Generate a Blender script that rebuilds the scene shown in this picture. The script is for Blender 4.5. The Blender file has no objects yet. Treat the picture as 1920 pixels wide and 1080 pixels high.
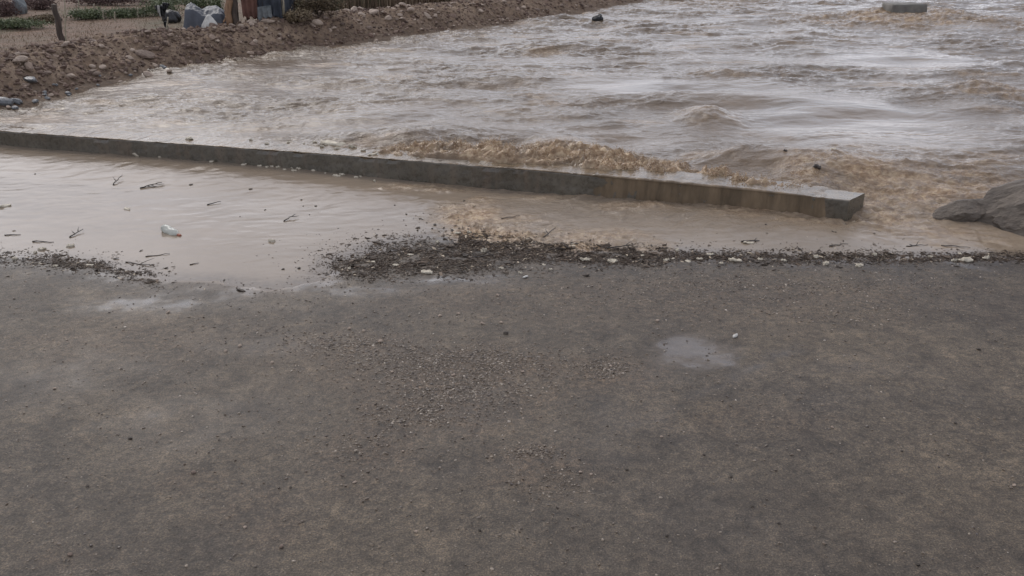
import bpy, math, random
import numpy as np
from mathutils import Vector, Matrix, Euler

random.seed(7)
rng = np.random.default_rng(7)
S = bpy.context.scene
COL = S.collection

# ------------------------------------------------------------------ camera
CAM_H = 3.5
FPX = 1700.0                      # focal length in pixels of a 1920 wide frame
PITCH = math.radians(22.1)
cam_d = bpy.data.cameras.new('camera')
cam_d.sensor_width = 36.0
cam_d.lens = 36.0 * FPX / 1920.0
cam_d.clip_start = 0.1
cam_d.clip_end = 5000
cam = bpy.data.objects.new('camera', cam_d)
COL.objects.link(cam)
cam.location = (0, 0, CAM_H)
cam.rotation_euler = (math.pi / 2 - PITCH, 0, 0)
S.camera = cam

# ------------------------------------------------------------------ sky, sun, exposure
SUN_EL, SUN_AZ = math.radians(46), math.radians(-30)
w = bpy.data.worlds.new('World')
S.world = w
w.use_nodes = True
nt = w.node_tree
nt.nodes.clear()
out = nt.nodes.new('ShaderNodeOutputWorld')
bg = nt.nodes.new('ShaderNodeBackground')
sky = nt.nodes.new('ShaderNodeTexSky')
sky.sky_type = 'NISHITA'
sky.sun_disc = False
sky.sun_elevation = SUN_EL
sky.sun_rotation = SUN_AZ
sky.air_density = 1.6
sky.dust_density = 4.0
hs = nt.nodes.new('ShaderNodeHueSaturation')
hs.inputs['Saturation'].default_value = 0.45
tc = nt.nodes.new('ShaderNodeTexCoord')
mp = nt.nodes.new('ShaderNodeMapping')
mp.inputs['Scale'].default_value = (1.0, 1.0, 2.6)
nz = nt.nodes.new('ShaderNodeTexNoise')
nz.inputs['Scale'].default_value = 2.6
nz.inputs['Detail'].default_value = 5
rmp = nt.nodes.new('ShaderNodeValToRGB')
rmp.color_ramp.elements[0].position = 0.32
rmp.color_ramp.elements[0].color = (0.49, 0.51, 0.57, 1)
rmp.color_ramp.elements[1].position = 0.68
rmp.color_ramp.elements[1].color = (1.38, 1.38, 1.42, 1)
mul = nt.nodes.new('ShaderNodeMixRGB')
mul.blend_type = 'MULTIPLY'
mul.inputs[0].default_value = 1
nt.links.new(sky.outputs[0], hs.inputs['Color'])
nt.links.new(tc.outputs['Generated'], mp.inputs[0])
nt.links.new(mp.outputs[0], nz.inputs[0])
nt.links.new(nz.outputs[0], rmp.inputs[0])
ov = nt.nodes.new('ShaderNodeMixRGB')      # cloud deck: an even blue grey veil over the clear-sky gradient
ov.inputs[0].default_value = 0.55
ov.inputs[2].default_value = (5.22, 5.25, 5.66, 1)
nt.links.new(hs.outputs[0], ov.inputs[1])
nt.links.new(ov.outputs[0], mul.inputs[1])
nt.links.new(rmp.outputs[0], mul.inputs[2])
sx = nt.nodes.new('ShaderNodeSeparateXYZ')
nt.links.new(tc.outputs['Generated'], sx.inputs[0])
vr = nt.nodes.new('ShaderNodeValToRGB')     # thinner, brighter cloud low in the sky
vr.color_ramp.elements[0].position = 0.05
vr.color_ramp.elements[0].color = (1.5, 1.52, 1.58, 1)
vr.color_ramp.elements[1].position = 0.55
vr.color_ramp.elements[1].color = (0.88, 0.87, 0.86, 1)
nt.links.new(sx.outputs[2], vr.inputs[0])
mul2 = nt.nodes.new('ShaderNodeMixRGB')
mul2.blend_type = 'MULTIPLY'
mul2.inputs[0].default_value = 1
nt.links.new(mul.outputs[0], mul2.inputs[1])
nt.links.new(vr.outputs[0], mul2.inputs[2])
nt.links.new(mul2.outputs[0], bg.inputs[0])
bg.inputs[1].default_value = 0.13
nt.links.new(bg.outputs[0], out.inputs[0])

sun_d = bpy.data.lights.new('sun', 'SUN')
sun_d.energy = 0.6
sun_d.angle = math.radians(25)
sun_d.color = (1.0, 0.96, 0.9)
sun = bpy.data.objects.new('sun', sun_d)
COL.objects.link(sun)
_d = Vector((math.sin(SUN_AZ) * math.cos(SUN_EL), math.cos(SUN_AZ) * math.cos(SUN_EL), math.sin(SUN_EL)))
sun.rotation_euler = _d.to_track_quat('Z', 'Y').to_euler()
S.view_settings.view_transform = 'Standard'
S.view_settings.look = 'None'
S.view_settings.gamma = 1
S.view_settings.exposure = 0.42
S.cycles.filter_width = 1.5

# ------------------------------------------------------------------ helpers: pixel of the photo -> point of the place
def ray(px, py):
    u = (px - 960) / FPX
    v = (540 - py) / FPX
    c, s = math.cos(PITCH), math.sin(PITCH)
    return u, c + v * s, -s + v * c

def at(px, py, z=0.0):
    u, fy, fz = ray(px, py)
    t = (z - CAM_H) / fz
    return Vector((u * t, fy * t, z))

def mpx(px, py, z=0.0):           # metres per photo pixel there
    u, fy, fz = ray(px, py)
    return (z - CAM_H) / fz / FPX

RZ = 0.27                         # river level; the shallow flood on the road is level 0

# ------------------------------------------------------------------ helpers: noise
def _hash(ix, iy, seed):
    h = (ix * 374761393 + iy * 668265263 + seed * 1442695041) & 0xFFFFFFFF
    h = ((h ^ (h >> 13)) * 1274126177) & 0xFFFFFFFF
    return (h ^ (h >> 16)) & 0xFFFF

def pn(x, y, seed=0):             # gradient noise, about -0.7..0.7
    x = np.asarray(x, dtype=np.float64); y = np.asarray(y, dtype=np.float64)
    ix = np.floor(x).astype(np.int64); iy = np.floor(y).astype(np.int64)
    fx = x - ix; fy = y - iy
    u = fx * fx * fx * (fx * (fx * 6 - 15) + 10)
    v = fy * fy * fy * (fy * (fy * 6 - 15) + 10)
    def g(a, b):
        an = _hash(ix + a, iy + b, seed) * (2 * math.pi / 65536)
        return np.cos(an) * (fx - a) + np.sin(an) * (fy - b)
    n00, n10, n01, n11 = g(0, 0), g(1, 0), g(0, 1), g(1, 1)
    return (n00 * (1 - u) + n10 * u) * (1 - v) + (n01 * (1 - u) + n11 * u) * v

def fbm(x, y, octv=4, seed=0, gain=0.5, lac=2.03):
    a, s, t = 1.0, 0.0, 0.0
    for i in range(octv):
        s = s + a * pn(x, y, seed + i * 17)
        t += a; a *= gain; x = x * lac + 3.1; y = y * lac - 1.7
    return s / t

def billow(x, y, octv=4, seed=0, gain=0.55):
    a, s, t = 1.0, 0.0, 0.0
    for i in range(octv):
        s = s + a * np.abs(pn(x, y, seed + i * 17)) * 2
        t += a; a *= gain; x = x * 2.1 + 3.1; y = y * 2.1 - 1.7
    return s / t

def sstep(a, b, x):
    t = np.clip((x - a) / (b - a), 0, 1)
    return t * t * (3 - 2 * t)

def blob(X, Y, cx, cy, rx, ry, z=0.0, soft=0.5, wob=0.25, seed=3):
    c = at(cx, cy, z)
    a = rx * mpx(cx, cy, z)
    b = abs(at(cx, cy - ry, z).y - at(cx, cy + ry, z).y) / 2
    r = np.sqrt(((X - c.x) / a) ** 2 + ((Y - c.y) / b) ** 2)
    if wob:
        r = r + wob * 2 * fbm(X / a * 1.6, Y / b * 1.6, 3, seed + int(cx))
    return 1 - sstep(1 - soft, 1 + soft, r)

def poly_sd(X, Y, pts, left_positive=True):   # signed distance to an open polyline
    best = np.full(X.shape, 1e9); sg = np.ones(X.shape); S_ = np.zeros(X.shape); acc = 0
    for (ax, ay), (bx, by) in zip(pts[:-1], pts[1:]):
        dx, dy = bx - ax, by - ay
        L2 = dx * dx + dy * dy
        t = np.clip(((X - ax) * dx + (Y - ay) * dy) / L2, 0, 1)
        d = np.hypot(X - ax - t * dx, Y - ay - t * dy)
        cr = dx * (Y - ay) - dy * (X - ax)
        m = d < best
        best = np.where(m, d, best)
        sg = np.where(m, np.where(cr > 0, 1.0, -1.0), sg)
        S_ = np.where(m, acc + t * math.sqrt(L2), S_)
        acc += math.sqrt(L2)
    return best * sg, S_

# ------------------------------------------------------------------ helpers: objects
def tag(o, label=None, cat=None, group=None, kind=None):
    if label: o['label'] = label
    if cat: o['category'] = cat
    if group: o['group'] = group
    if kind: o['kind'] = kind
    return o

def empty(name, loc, rz=0):
    o = bpy.data.objects.new(name, None)
    o.empty_display_size = 0.1
    COL.objects.link(o)
    o.location = loc
    o.rotation_euler = (0, 0, rz)
    return o

def mesh_np(name, V, F, mat, smooth=True, attrs=None, parent=None):
    """V (n,3); F (m,k) array of one face size, or a list of faces"""
    me = bpy.data.meshes.new(name)
    V = np.asarray(V, dtype=np.float32)
    if isinstance(F, np.ndarray):
        m, k = F.shape
        me.vertices.add(len(V)); me.vertices.foreach_set('co', V.ravel())
        me.loops.add(m * k); me.loops.foreach_set('vertex_index', F.astype(np.int32).ravel())
        me.polygons.add(m)
        me.polygons.foreach_set('loop_start', np.arange(0, m * k, k, dtype=np.int32))
        me.polygons.foreach_set('loop_total', np.full(m, k, dtype=np.int32))
        me.update(calc_edges=True)
    else:
        me.from_pydata([tuple(map(float, v)) for v in V], [], [tuple(map(int, f)) for f in F])
        me.update()
    me.polygons.foreach_set('use_smooth', np.full(len(me.polygons), smooth, dtype=bool))
    for k_, a in (attrs or {}).items():
        at_ = me.attributes.new(k_, 'FLOAT', 'POINT')
        at_.data.foreach_set('value', np.asarray(a, dtype=np.float32).ravel())
    me.materials.append(mat)
    o = bpy.data.objects.new(name, me)
    COL.objects.link(o)
    if parent: o.parent = parent
    return o

def grid_faces(nr, nc):
    i = np.arange((nr - 1) * nc).reshape(nr - 1, nc)[:, :-1]
    return np.stack([i, i + 1, i + nc + 1, i + nc], axis=-1).reshape(-1, 4)

def rotm(a, b, c):                # arrays of euler angles -> (n,3,3)
    ca, sa, cb, sb, cc, sc = np.cos(a), np.sin(a), np.cos(b), np.sin(b), np.cos(c), np.sin(c)
    R = np.empty((len(a), 3, 3))
    R[:, 0, 0] = cc * cb; R[:, 0, 1] = cc * sb * sa - sc * ca; R[:, 0, 2] = cc * sb * ca + sc * sa
    R[:, 1, 0] = sc * cb; R[:, 1, 1] = sc * sb * sa + cc * ca; R[:, 1, 2] = sc * sb * ca - cc * sa
    R[:, 2, 0] = -sb; R[:, 2, 1] = cb * sa; R[:, 2, 2] = cb * ca
    return R

def scatter(name, tmpl, faces, P, eul, scl, rnd, mat, jitter=0.0, smooth=False):
    n = len(P); T = np.asarray(tmpl, float); k = len(T)
    V = np.repeat(T[None], n, 0)
    if jitter: V = V * (1 + rng.uniform(-jitter, jitter, V.shape))
    V = V * scl[:, None, :]
    V = np.einsum('nij,nkj->nki', rotm(*eul.T), V) + P[:, None, :]
    F = np.asarray(faces)[None] + (np.arange(n) * k)[:, None, None]
    return mesh_np(name, V.reshape(-1, 3), F.reshape(-1, len(faces[0])), mat, smooth, {'rnd': np.repeat(rnd, k)})

_p = (1 + 5 ** .5) / 2
ICO_V = np.array([(-1, _p, 0), (1, _p, 0), (-1, -_p, 0), (1, -_p, 0), (0, -1, _p), (0, 1, _p), (0, -1, -_p), (0, 1, -_p),
                  (_p, 0, -1), (_p, 0, 1), (-_p, 0, -1), (-_p, 0, 1)]) / 1.9
ICO_F = [(0, 11, 5), (0, 5, 1), (0, 1, 7), (0, 7, 10), (0, 10, 11), (1, 5, 9), (5, 11, 4), (11, 10, 2), (10, 7, 6), (7, 1, 8),
         (3, 9, 4), (3, 4, 2), (3, 2, 6), (3, 6, 8), (3, 8, 9), (4, 9, 5), (2, 4, 11), (6, 2, 10), (8, 6, 7), (9, 8, 1)]
CHIP_V = [(-.5, -.2, 0), (-.1, -.32, .06), (.5, -.1, 0), (.42, .2, .05), (0, .34, .1), (-.45, .18, .02),
          (-.5, -.2, .08), (-.1, -.32, .14), (.5, -.1, .08), (.42, .2, .13), (0, .34, .18), (-.45, .18, .1)]
CHIP_F = [(0, 1, 7, 6), (1, 2, 8, 7), (2, 3, 9, 8), (3, 4, 10, 9), (4, 5, 11, 10), (5, 0, 6, 11),
          (6, 7, 8, 11), (8, 9, 10, 11), (1, 0, 5, 2), (2, 5, 4, 3)]

# ------------------------------------------------------------------ helpers: materials
def new_mat(name):
    m = bpy.data.materials.new(name)
    m.use_nodes = True
    n = m.node_tree
    b = n.nodes['Principled BSDF']
    return m, n, b

def nd(n, t, **kw):
    x = n.nodes.new(t)
    for k, v in kw.items():
        if k in x.inputs: x.inputs[k].default_value = v
        else: setattr(x, k, v)
    return x

def noise(n, scale, detail=4, rough=0.55, stretch=None, dist=0.0, coord='Object'):
    t = nd(n, 'ShaderNodeTexCoord')
    src = t.outputs[coord]
    if stretch:
        mpp = nd(n, 'ShaderNodeMapping'); mpp.inputs['Scale'].default_value = stretch
        n.links.new(src, mpp.inputs[0]); src = mpp.outputs[0]
    x = nd(n, 'ShaderNodeTexNoise', Scale=scale, Detail=detail, Roughness=rough, Distortion=dist)
    n.links.new(src, x.inputs['Vector'])
    return x.outputs[0]

def ramp(n, src, stops):
    r = nd(n, 'ShaderNodeValToRGB')
    e = r.color_ramp.elements
    while len(e) < len(stops): e.new(0.5)
    for i, (p, c) in enumerate(stops):
        e[i].position = p
        e[i].color = (*c, 1) if len(c) == 3 else c
    n.links.new(src, r.inputs[0])
    return r.outputs[0]

def mix(n, fac, a, b, mode='MIX'):
    x = nd(n, 'ShaderNodeMixRGB', blend_type=mode)
    for i, v in ((0, fac), (1, a), (2, b)):
        if hasattr(v, 'links'): n.links.new(v, x.inputs[i])
        elif i == 0: x.inputs[0].default_value = v
        else: x.inputs[i].default_value = (*v, 1)
    return x.outputs[0]

def math_(n, op, a, b=0.0, clamp=False):
    x = nd(n, 'ShaderNodeMath', operation=op, use_clamp=clamp)
    for i, v in ((0, a), (1, b)):
        if hasattr(v, 'links'): n.links.new(v, x.inputs[i])
        else: x.inputs[i].default_value = v
    return x.outputs[0]

def attr(n, name):
    return nd(n, 'ShaderNodeAttribute', attribute_name=name).outputs['Fac']

def bump(n, b, h, strength=0.5, dist=0.01, prev=None):
    x = nd(n, 'ShaderNodeBump', Strength=strength, Distance=dist)
    n.links.new(h, x.inputs['Height'])
    if prev is not None: n.links.new(prev, x.inputs['Normal'])
    n.links.new(x.outputs[0], b.inputs['Normal'])
    return x.outputs[0]

def simple_mat(name, c1, c2, scale=8, rough=0.7, bstr=0.4, bdist=0.01, stretch=None, bscale=None, spec=0.5):
    m, n, b = new_mat(name)
    f = noise(n, scale, 5, 0.6, stretch)
    n.links.new(ramp(n, f, [(0.3, c1), (0.7, c2)]), b.inputs['Base Color'])
    b.inputs['Roughness'].default_value = rough
    b.inputs['Specular IOR Level'].default_value = spec
    bump(n, b, noise(n, bscale or scale * 4, 6, 0.68, stretch), bstr, bdist)
    return m

def rnd_mat(name, stops, rough=0.7, spec=0.5):
    m, n, b = new_mat(name)
    n.links.new(ramp(n, attr(n, 'rnd'), stops), b.inputs['Base Color'])
    b.inputs['Roughness'].default_value = rough
    b.inputs['Specular IOR Level'].default_value = spec
    return m

def road_mat():
    m, n, b = new_mat('wet_asphalt')
    big = noise(n, 0.45, 6, 0.6, dist=0.6)
    mid = noise(n, 2.4, 7, 0.65, dist=0.4)
    fine = noise(n, 17, 6, 0.7)
    grit = noise(n, 85, 3, 0.7)
    c = ramp(n, big, [(0.38, (0.056, 0.045, 0.035)), (0.5, (0.069, 0.055, 0.041)), (0.62, (0.085, 0.067, 0.048))])
    mot = noise(n, 5.5, 8, 0.72, dist=0.8)
    c = mix(n, 0.55, c, ramp(n, mid, [(0.38, (0.68, 0.67, 0.68)), (0.5, (1, 1, 1)), (0.62, (1.28, 1.26, 1.22))]), 'MULTIPLY')
    c = mix(n, 0.9, c, ramp(n, mot, [(0.36, (0.55, 0.54, 0.54)), (0.46, (0.92, 0.91, 0.91)), (0.54, (1.06, 1.06, 1.05)), (0.64, (1.5, 1.47, 1.42))]), 'MULTIPLY')
    red = mix(n, 1.0, (0.084, 0.062, 0.044), ramp(n, fine, [(0.3, (0.5, 0.5, 0.5)), (0.7, (1.5, 1.45, 1.4))]), 'MULTIPLY')
    c = mix(n, attr(n, 'dirt'), c, red)
    c = mix(n, 0.6, c, ramp(n, fine, [(0.34, (0.45, 0.45, 0.46)), (0.49, (1, 1, 1)), (0.66, (1.6, 1.55, 1.48))]), 'MULTIPLY')
    c = mix(n, 0.8, c, ramp(n, grit, [(0.34, (0.40, 0.40, 0.40)), (0.5, (1, 1, 1)), (0.64, (2.1, 2.05, 1.9))]), 'MULTIPLY')
    tcv = nd(n, 'ShaderNodeTexCoord')
    vor = nd(n, 'ShaderNodeTexVoronoi', Scale=42.0); n.links.new(tcv.outputs['Object'], vor.inputs['Vector'])
    vs = nd(n, 'ShaderNodeSeparateColor'); n.links.new(vor.outputs['Color'], vs.inputs[0])
    dot = math_(n, 'MULTIPLY', math_(n, 'LESS_THAN', vor.outputs['Distance'], 0.30), math_(n, 'GREATER_THAN', vs.outputs[0], 0.78))
    c = mix(n, math_(n, 'MULTIPLY', dot, ramp(n, mid, [(0.42, (0.15,) * 3), (0.58, (0.8,) * 3)])), c, mix(n, vs.outputs[1], (0.035, 0.028, 0.023), (0.20, 0.165, 0.13)))
    wet = attr(n, 'wet')
    c = mix(n, wet, c, mix(n, 1.0, c, (0.66, 0.65, 0.68), 'MULTIPLY'))
    silt = attr(n, 'silt')
    c = mix(n, silt, c, (0.20, 0.165, 0.135))
    c = mix(n, math_(n, 'MULTIPLY', attr(n, 'mud'), ramp(n, fine, [(0.36, (1,) * 3), (0.6, (0.25,) * 3)])), c, (0.030, 0.022, 0.017))
    n.links.new(c, b.inputs['Base Color'])
    r = ramp(n, math_(n, 'ADD', wet, math_(n, 'MULTIPLY', math_(n, 'SUBTRACT', mid, 0.5), 0.8)),
             [(0.0, (0.66,) * 3), (0.5, (0.56,) * 3), (0.88, (0.2,) * 3), (1.0, (0.04,) * 3)])
    n.links.new(r, b.inputs['Roughness'])
    b.inputs['Specular IOR Level'].default_value = 0.38
    dry_ = math_(n, 'SUBTRACT', 1.0, wet, True)
    b0 = nd(n, 'ShaderNodeBump', Distance=0.02); n.links.new(mot, b0.inputs['Height']); n.links.new(math_(n, 'MULTIPLY', dry_, 0.6), b0.inputs['Strength'])
    b1 = nd(n, 'ShaderNodeBump', Distance=0.014); n.links.new(fine, b1.inputs['Height']); n.links.new(math_(n, 'MULTIPLY', dry_, 0.7), b1.inputs['Strength'])
    n.links.new(b0.outputs[0], b1.inputs['Normal'])
    p = b1.outputs[0]
    hb = nd(n, 'ShaderNodeBump', Distance=0.004)
    n.links.new(math_(n, 'MULTIPLY', math_(n, 'SUBTRACT', 1.0, wet), 0.55), hb.inputs['Strength'])
    n.links.new(grit, hb.inputs['Height']); n.links.new(p, hb.inputs['Normal'])
    n.links.new(hb.outputs[0], b.inputs['Normal'])
    return m

def water_mat():
    m, n, b = new_mat('muddy_water')
    foam = attr(n, 'foam'); calm = attr(n, 'calm'); pool = attr(n, 'pool')
    big = noise(n, 0.5, 5, 0.6, (1, 1.6, 1), 0.8)
    c = ramp(n, big, [(0.3, (0.112, 0.083, 0.057)), (0.7, (0.165, 0.122, 0.084))])
    pc = ramp(n, big, [(0.3, (0.195, 0.156, 0.117)), (0.7, (0.245, 0.197, 0.148))])
    c = mix(n, pool, c, pc)
    c = mix(n, math_(n, 'MULTIPLY', attr(n, 'shallow'), ramp(n, noise(n, 12, 5, .7), [(0.35, (0.5,) * 3), (0.6, (1,) * 3)])), c, (0.085, 0.068, 0.054))
    fz = noise(n, 9, 7, 0.7, (1, 1, 1.5), 0.5)
    fc = ramp(n, fz, [(0.34, (0.165, 0.098, 0.052)), (0.48, (0.32, 0.212, 0.122)), (0.62, (0.56, 0.425, 0.275))])
    c = mix(n, foam, c, fc)
    n.links.new(c, b.inputs['Base Color'])
    b.inputs['IOR'].default_value = 1.33
    n.links.new(math_(n, 'SUBTRACT', 0.5, math_(n, 'MULTIPLY', pool, 0.16)), b.inputs['Specular IOR Level'])
    n.links.new(ramp(n, foam, [(0, (0.06,) * 3), (1, (0.27,) * 3)]), b.inputs['Roughness'])
    h1 = noise(n, 5.0, 5, 0.62, (0.8, 1.5, 1), 0.9)
    h2 = noise(n, 22, 4, 0.6, (0.8, 1.3, 1), 0.4)
    rough_amt = math_(n, 'SUBTRACT', 1.0, calm, True)
    b1 = nd(n, 'ShaderNodeBump', Distance=0.05)
    n.links.new(math_(n, 'MULTIPLY', rough_amt, 0.95), b1.inputs['Strength']); n.links.new(h1, b1.inputs['Height'])
    b2 = nd(n, 'ShaderNodeBump', Distance=0.012)
    n.links.new(math_(n, 'ADD', math_(n, 'MULTIPLY', rough_amt, 0.55), math_(n, 'MULTIPLY', foam, 0.4)), b2.inputs['Strength'])
    n.links.new(h2, b2.inputs['Height'])
    n.links.new(b1.outputs[0], b2.inputs['Normal'])
    n.links.new(b2.outputs[0], b.inputs['Normal'])
    return m

def earth_mat():
    m, n, b = new_mat('bank_earth')
    big = noise(n, 0.8, 6, 0.65)
    fine = noise(n, 9, 7, 0.7)
    c = ramp(n, big, [(0.3, (0.120, 0.080, 0.052)), (0.5, (0.185, 0.128, 0.085)), (0.7, (0.25, 0.182, 0.124))])
    c = mix(n, 0.9, c, ramp(n, fine, [(0.28, (0.45, 0.44, 0.43)), (0.5, (1, 1, 1)), (0.75, (1.6, 1.55, 1.5))]), 'MULTIPLY')
    dry = mix(n, 0.8, (0.135, 0.085, 0.056), ramp(n, noise(n, 3, 6, 0.7, (0.4, 1.4, 1)), [(0.3, (0.55, 0.6, 0.5)), (0.7, (1.45, 1.35, 1.3))]), 'MULTIPLY')
    c = mix(n, attr(n, 'field'), c, dry)
    green = mix(n, 1.0, (0.060, 0.072, 0.036), ramp(n, fine, [(0.3, (0.5, 0.5, 0.5)), (0.7, (1.6, 1.6, 1.4))]), 'MULTIPLY')
    c = mix(n, attr(n, 'green'), c, green)
    c = mix(n, attr(n, 'wet'), c, mix(n, 1.0, c, (0.6, 0.57, 0.54), 'MULTIPLY'))
    n.links.new(c, b.inputs['Base Color'])
    b.inputs['Roughness'].default_value = 0.85
    bump(n, b, fine, 0.9, 0.06)
    return m

M_road, M_water, M_earth = road_mat(), water_mat(), earth_mat()
M_conc = None
def concrete_mat():
    m, n, b = new_mat('wet_concrete')
    f = noise(n, 1.6, 6, 0.65, (1, 1, 0.35))
    g = noise(n, 14, 6, 0.7)
    st = noise(n, 5, 5, 0.6, (1, 1, 0.15))
    c = ramp(n, f, [(0.3, (0.074, 0.064, 0.048)), (0.7, (0.122, 0.107, 0.082))])
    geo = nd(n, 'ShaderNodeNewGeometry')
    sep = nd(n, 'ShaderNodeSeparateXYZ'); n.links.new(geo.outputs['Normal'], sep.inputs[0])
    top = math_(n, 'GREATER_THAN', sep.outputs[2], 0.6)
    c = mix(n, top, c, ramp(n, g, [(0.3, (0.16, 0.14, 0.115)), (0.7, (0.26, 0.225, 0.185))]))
    c = mix(n, ramp(n, st, [(0.52, (0, 0, 0)), (0.68, (0.6,) * 3)]), c, (0.14, 0.105, 0.075))
    c = mix(n, 0.8, c, ramp(n, g, [(0.28, (0.55, 0.55, 0.55)), (0.5, (1, 1, 1)), (0.75, (1.4, 1.4, 1.35))]), 'MULTIPLY')
    n.links.new(c, b.inputs['Base Color'])
    n.links.new(ramp(n, g, [(0.3, (0.12,) * 3), (0.7, (0.5,) * 3)]), b.inputs['Roughness'])
    bump(n, b, g, 0.5, 0.008)
    return m
M_conc = concrete_mat()
M_block = simple_mat('old_concrete', (0.11, 0.102, 0.090), (0.20, 0.187, 0.165), 4, 0.75, 0.5, 0.02)
M_rock = simple_mat('dark_rock', (0.068, 0.054, 0.042), (0.155, 0.125, 0.097), 5, 0.6, 0.9, 0.04)
M_stone = simple_mat('pale_stone', (0.24, 0.18, 0.14), (0.42, 0.34, 0.27), 9, 0.8, 0.5, 0.01)
M_stone2 = simple_mat('earthy_stone', (0.12, 0.085, 0.065), (0.24, 0.18, 0.14), 9, 0.8, 0.5, 0.01)
M_stoneb = simple_mat('wet_blue_stone', (0.08, 0.085, 0.09), (0.17, 0.175, 0.18), 9, 0.35, 0.5, 0.01)
M_chip = rnd_mat('washed_up_mulch', [(0.0, (0.022, 0.015, 0.010)), (0.4, (0.060, 0.041, 0.028)), (0.8, (0.145, 0.105, 0.074)), (1.0, (0.42, 0.35, 0.26))], 0.65, 0.25)
M_gravel = rnd_mat('gravel', [(0.0, (0.050, 0.038, 0.032)), (0.4, (0.106, 0.079, 0.055)), (0.75, (0.19, 0.150, 0.108)), (1.0, (0.55, 0.48, 0.40))], 0.35)
M_spray = rnd_mat('brown_spray', [(0.0, (0.24, 0.14, 0.075)), (0.5, (0.42, 0.29, 0.17)), (1.0, (0.62, 0.50, 0.36))], 0.3)
M_litter = simple_mat('white_foam', (0.34, 0.30, 0.23), (0.60, 0.54, 0.43), 20, 0.6, 0.3, 0.004)
M_black = simple_mat('black_plastic', (0.008, 0.008, 0.009), (0.022, 0.022, 0.024), 12, 0.35, 0.5, 0.02)
M_wood = simple_mat('weathered_wood', (0.030, 0.022, 0.017), (0.085, 0.060, 0.045), 6, 0.8, 0.6, 0.01, (3, 3, 0.6))
M_wood2 = simple_mat('orange_wood', (0.15, 0.085, 0.045), (0.30, 0.185, 0.11), 6, 0.8, 0.6, 0.01, (3, 3, 0.6))
M_twig = simple_mat('wet_twig', (0.014, 0.010, 0.008), (0.05, 0.036, 0.027), 20, 0.5, 0.4, 0.003)
M_stalk = simple_mat('pale_stalk', (0.22, 0.19, 0.13), (0.36, 0.32, 0.24), 20, 0.8, 0.3, 0.003)
M_tarp = simple_mat('blue_grey_tarp', (0.034, 0.039, 0.050), (0.066, 0.073, 0.090), 2.5, 0.5, 0.5, 0.03)
M_sack = simple_mat('white_sack', (0.38, 0.37, 0.34), (0.62, 0.61, 0.57), 5, 0.7, 0.5, 0.02)
M_red = simple_mat('red_brown_cloth', (0.10, 0.048, 0.036), (0.17, 0.085, 0.062), 4, 0.85, 0.4, 0.02)
M_dark = simple_mat('dark_blue_cloth', (0.020, 0.025, 0.034), (0.055, 0.063, 0.078), 4, 0.8, 0.4, 0.02)
M_grey = simple_mat('grey_cloth', (0.10, 0.115, 0.12), (0.19, 0.20, 0.20), 4, 0.8, 0.4, 0.02)
M_purple = simple_mat('lilac_cloth', (0.12, 0.10, 0.20), (0.24, 0.21, 0.34), 6, 0.8, 0.4, 0.02)
M_leafg = rnd_mat('green_leaves', [(0.0, (0.034, 0.050, 0.018)), (0.5, (0.080, 0.105, 0.042)), (1.0, (0.15, 0.17, 0.078))], 0.6)
M_leafb = rnd_mat('dry_leaves', [(0.0, (0.045, 0.030, 0.018)), (0.5, (0.12, 0.085, 0.048)), (1.0, (0.24, 0.185, 0.11))], 0.8)
M_leafr = rnd_mat('red_brown_leaves', [(0.0, (0.030, 0.014, 0.013)), (0.5, (0.075, 0.040, 0.034)), (1.0, (0.14, 0.085, 0.070))], 0.8)
M_reedg = rnd_mat('green_reeds', [(0.0, (0.030, 0.042, 0.018)), (0.6, (0.085, 0.10, 0.048)), (1.0, (0.20, 0.19, 0.11))], 0.6)
M_reedb = rnd_mat('dry_reeds', [(0.0, (0.060, 0.036, 0.024)), (0.6, (0.16, 0.11, 0.07)), (1.0, (0.30, 0.235, 0.155))], 0.8)

def bottle_mat():
    m, n, b = new_mat('clear_plastic')
    b.inputs['Base Color'].default_value = (0.66, 0.68, 0.62, 1)
    b.inputs['Roughness'].default_value = 0.16
    b.inputs['Transmission Weight'].default_value = 0.45
    b.inputs['IOR'].default_value = 1.3
    bump(n, b, noise(n, 30, 2), 0.2, 0.004)
    return m
M_bottle = bottle_mat()
M_cap = simple_mat('red_cap', (0.26, 0.07, 0.035), (0.34, 0.11, 0.055), 30, 0.5, 0.1, 0.001)

# ------------------------------------------------------------------ layout lines of the place
WALL_T, WALL_H = 0.42, 0.325
wall_pts = [at(-900, 195, WALL_H), at(0, 246, WALL_H), at(640, 291, WALL_H), at(1000, 319, WALL_H), at(1592, 376, WALL_H)]
wall_pts = [(p.x, p.y) for p in wall_pts]
shore_px = [(-1200, 470), (-300, 478), (0, 483), (110, 488), (200, 502), (300, 525), (430, 532), (500, 545), (560, 533), (612, 526),
            (622, 500), (680, 478), (760, 452), (830, 440), (900, 446), (1010, 466), (1150, 474), (1400, 478), (1700, 480), (1950, 478), (3200, 470)]
shore = [(p.x, p.y) for p in (at(a, b, 0) for a, b in shore_px)]
edge_px = [(-700, 345), (-300, 262), (0, 208), (100, 180), (170, 162), (300, 134), (500, 106), (600, 90), (700, 76), (860, 56), (960, 44), (1080, 25),
           (1170, 10), (1225, -1), (1330, -16), (1450, -29)]
edge = [(p.x, p.y) for p in (at(a, b, RZ) for a, b in edge_px)]
edge.append((edge[-1][0] + 90, edge[-1][1] + 170))

def wall_local(X, Y):
    return poly_sd(X, Y, wall_pts)          # + behind the wall (river side), distance along it
WALL_LEN = sum(math.dist(a, b) for a, b in zip(wall_pts[:-1], wall_pts[1:]))
WE = wall_pts[-1]

def s_of(px, py):
    p = at(px, py, WALL_H)
    return float(wall_local(np.array([p.x]), np.array([p.y]))[1][0])

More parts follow.
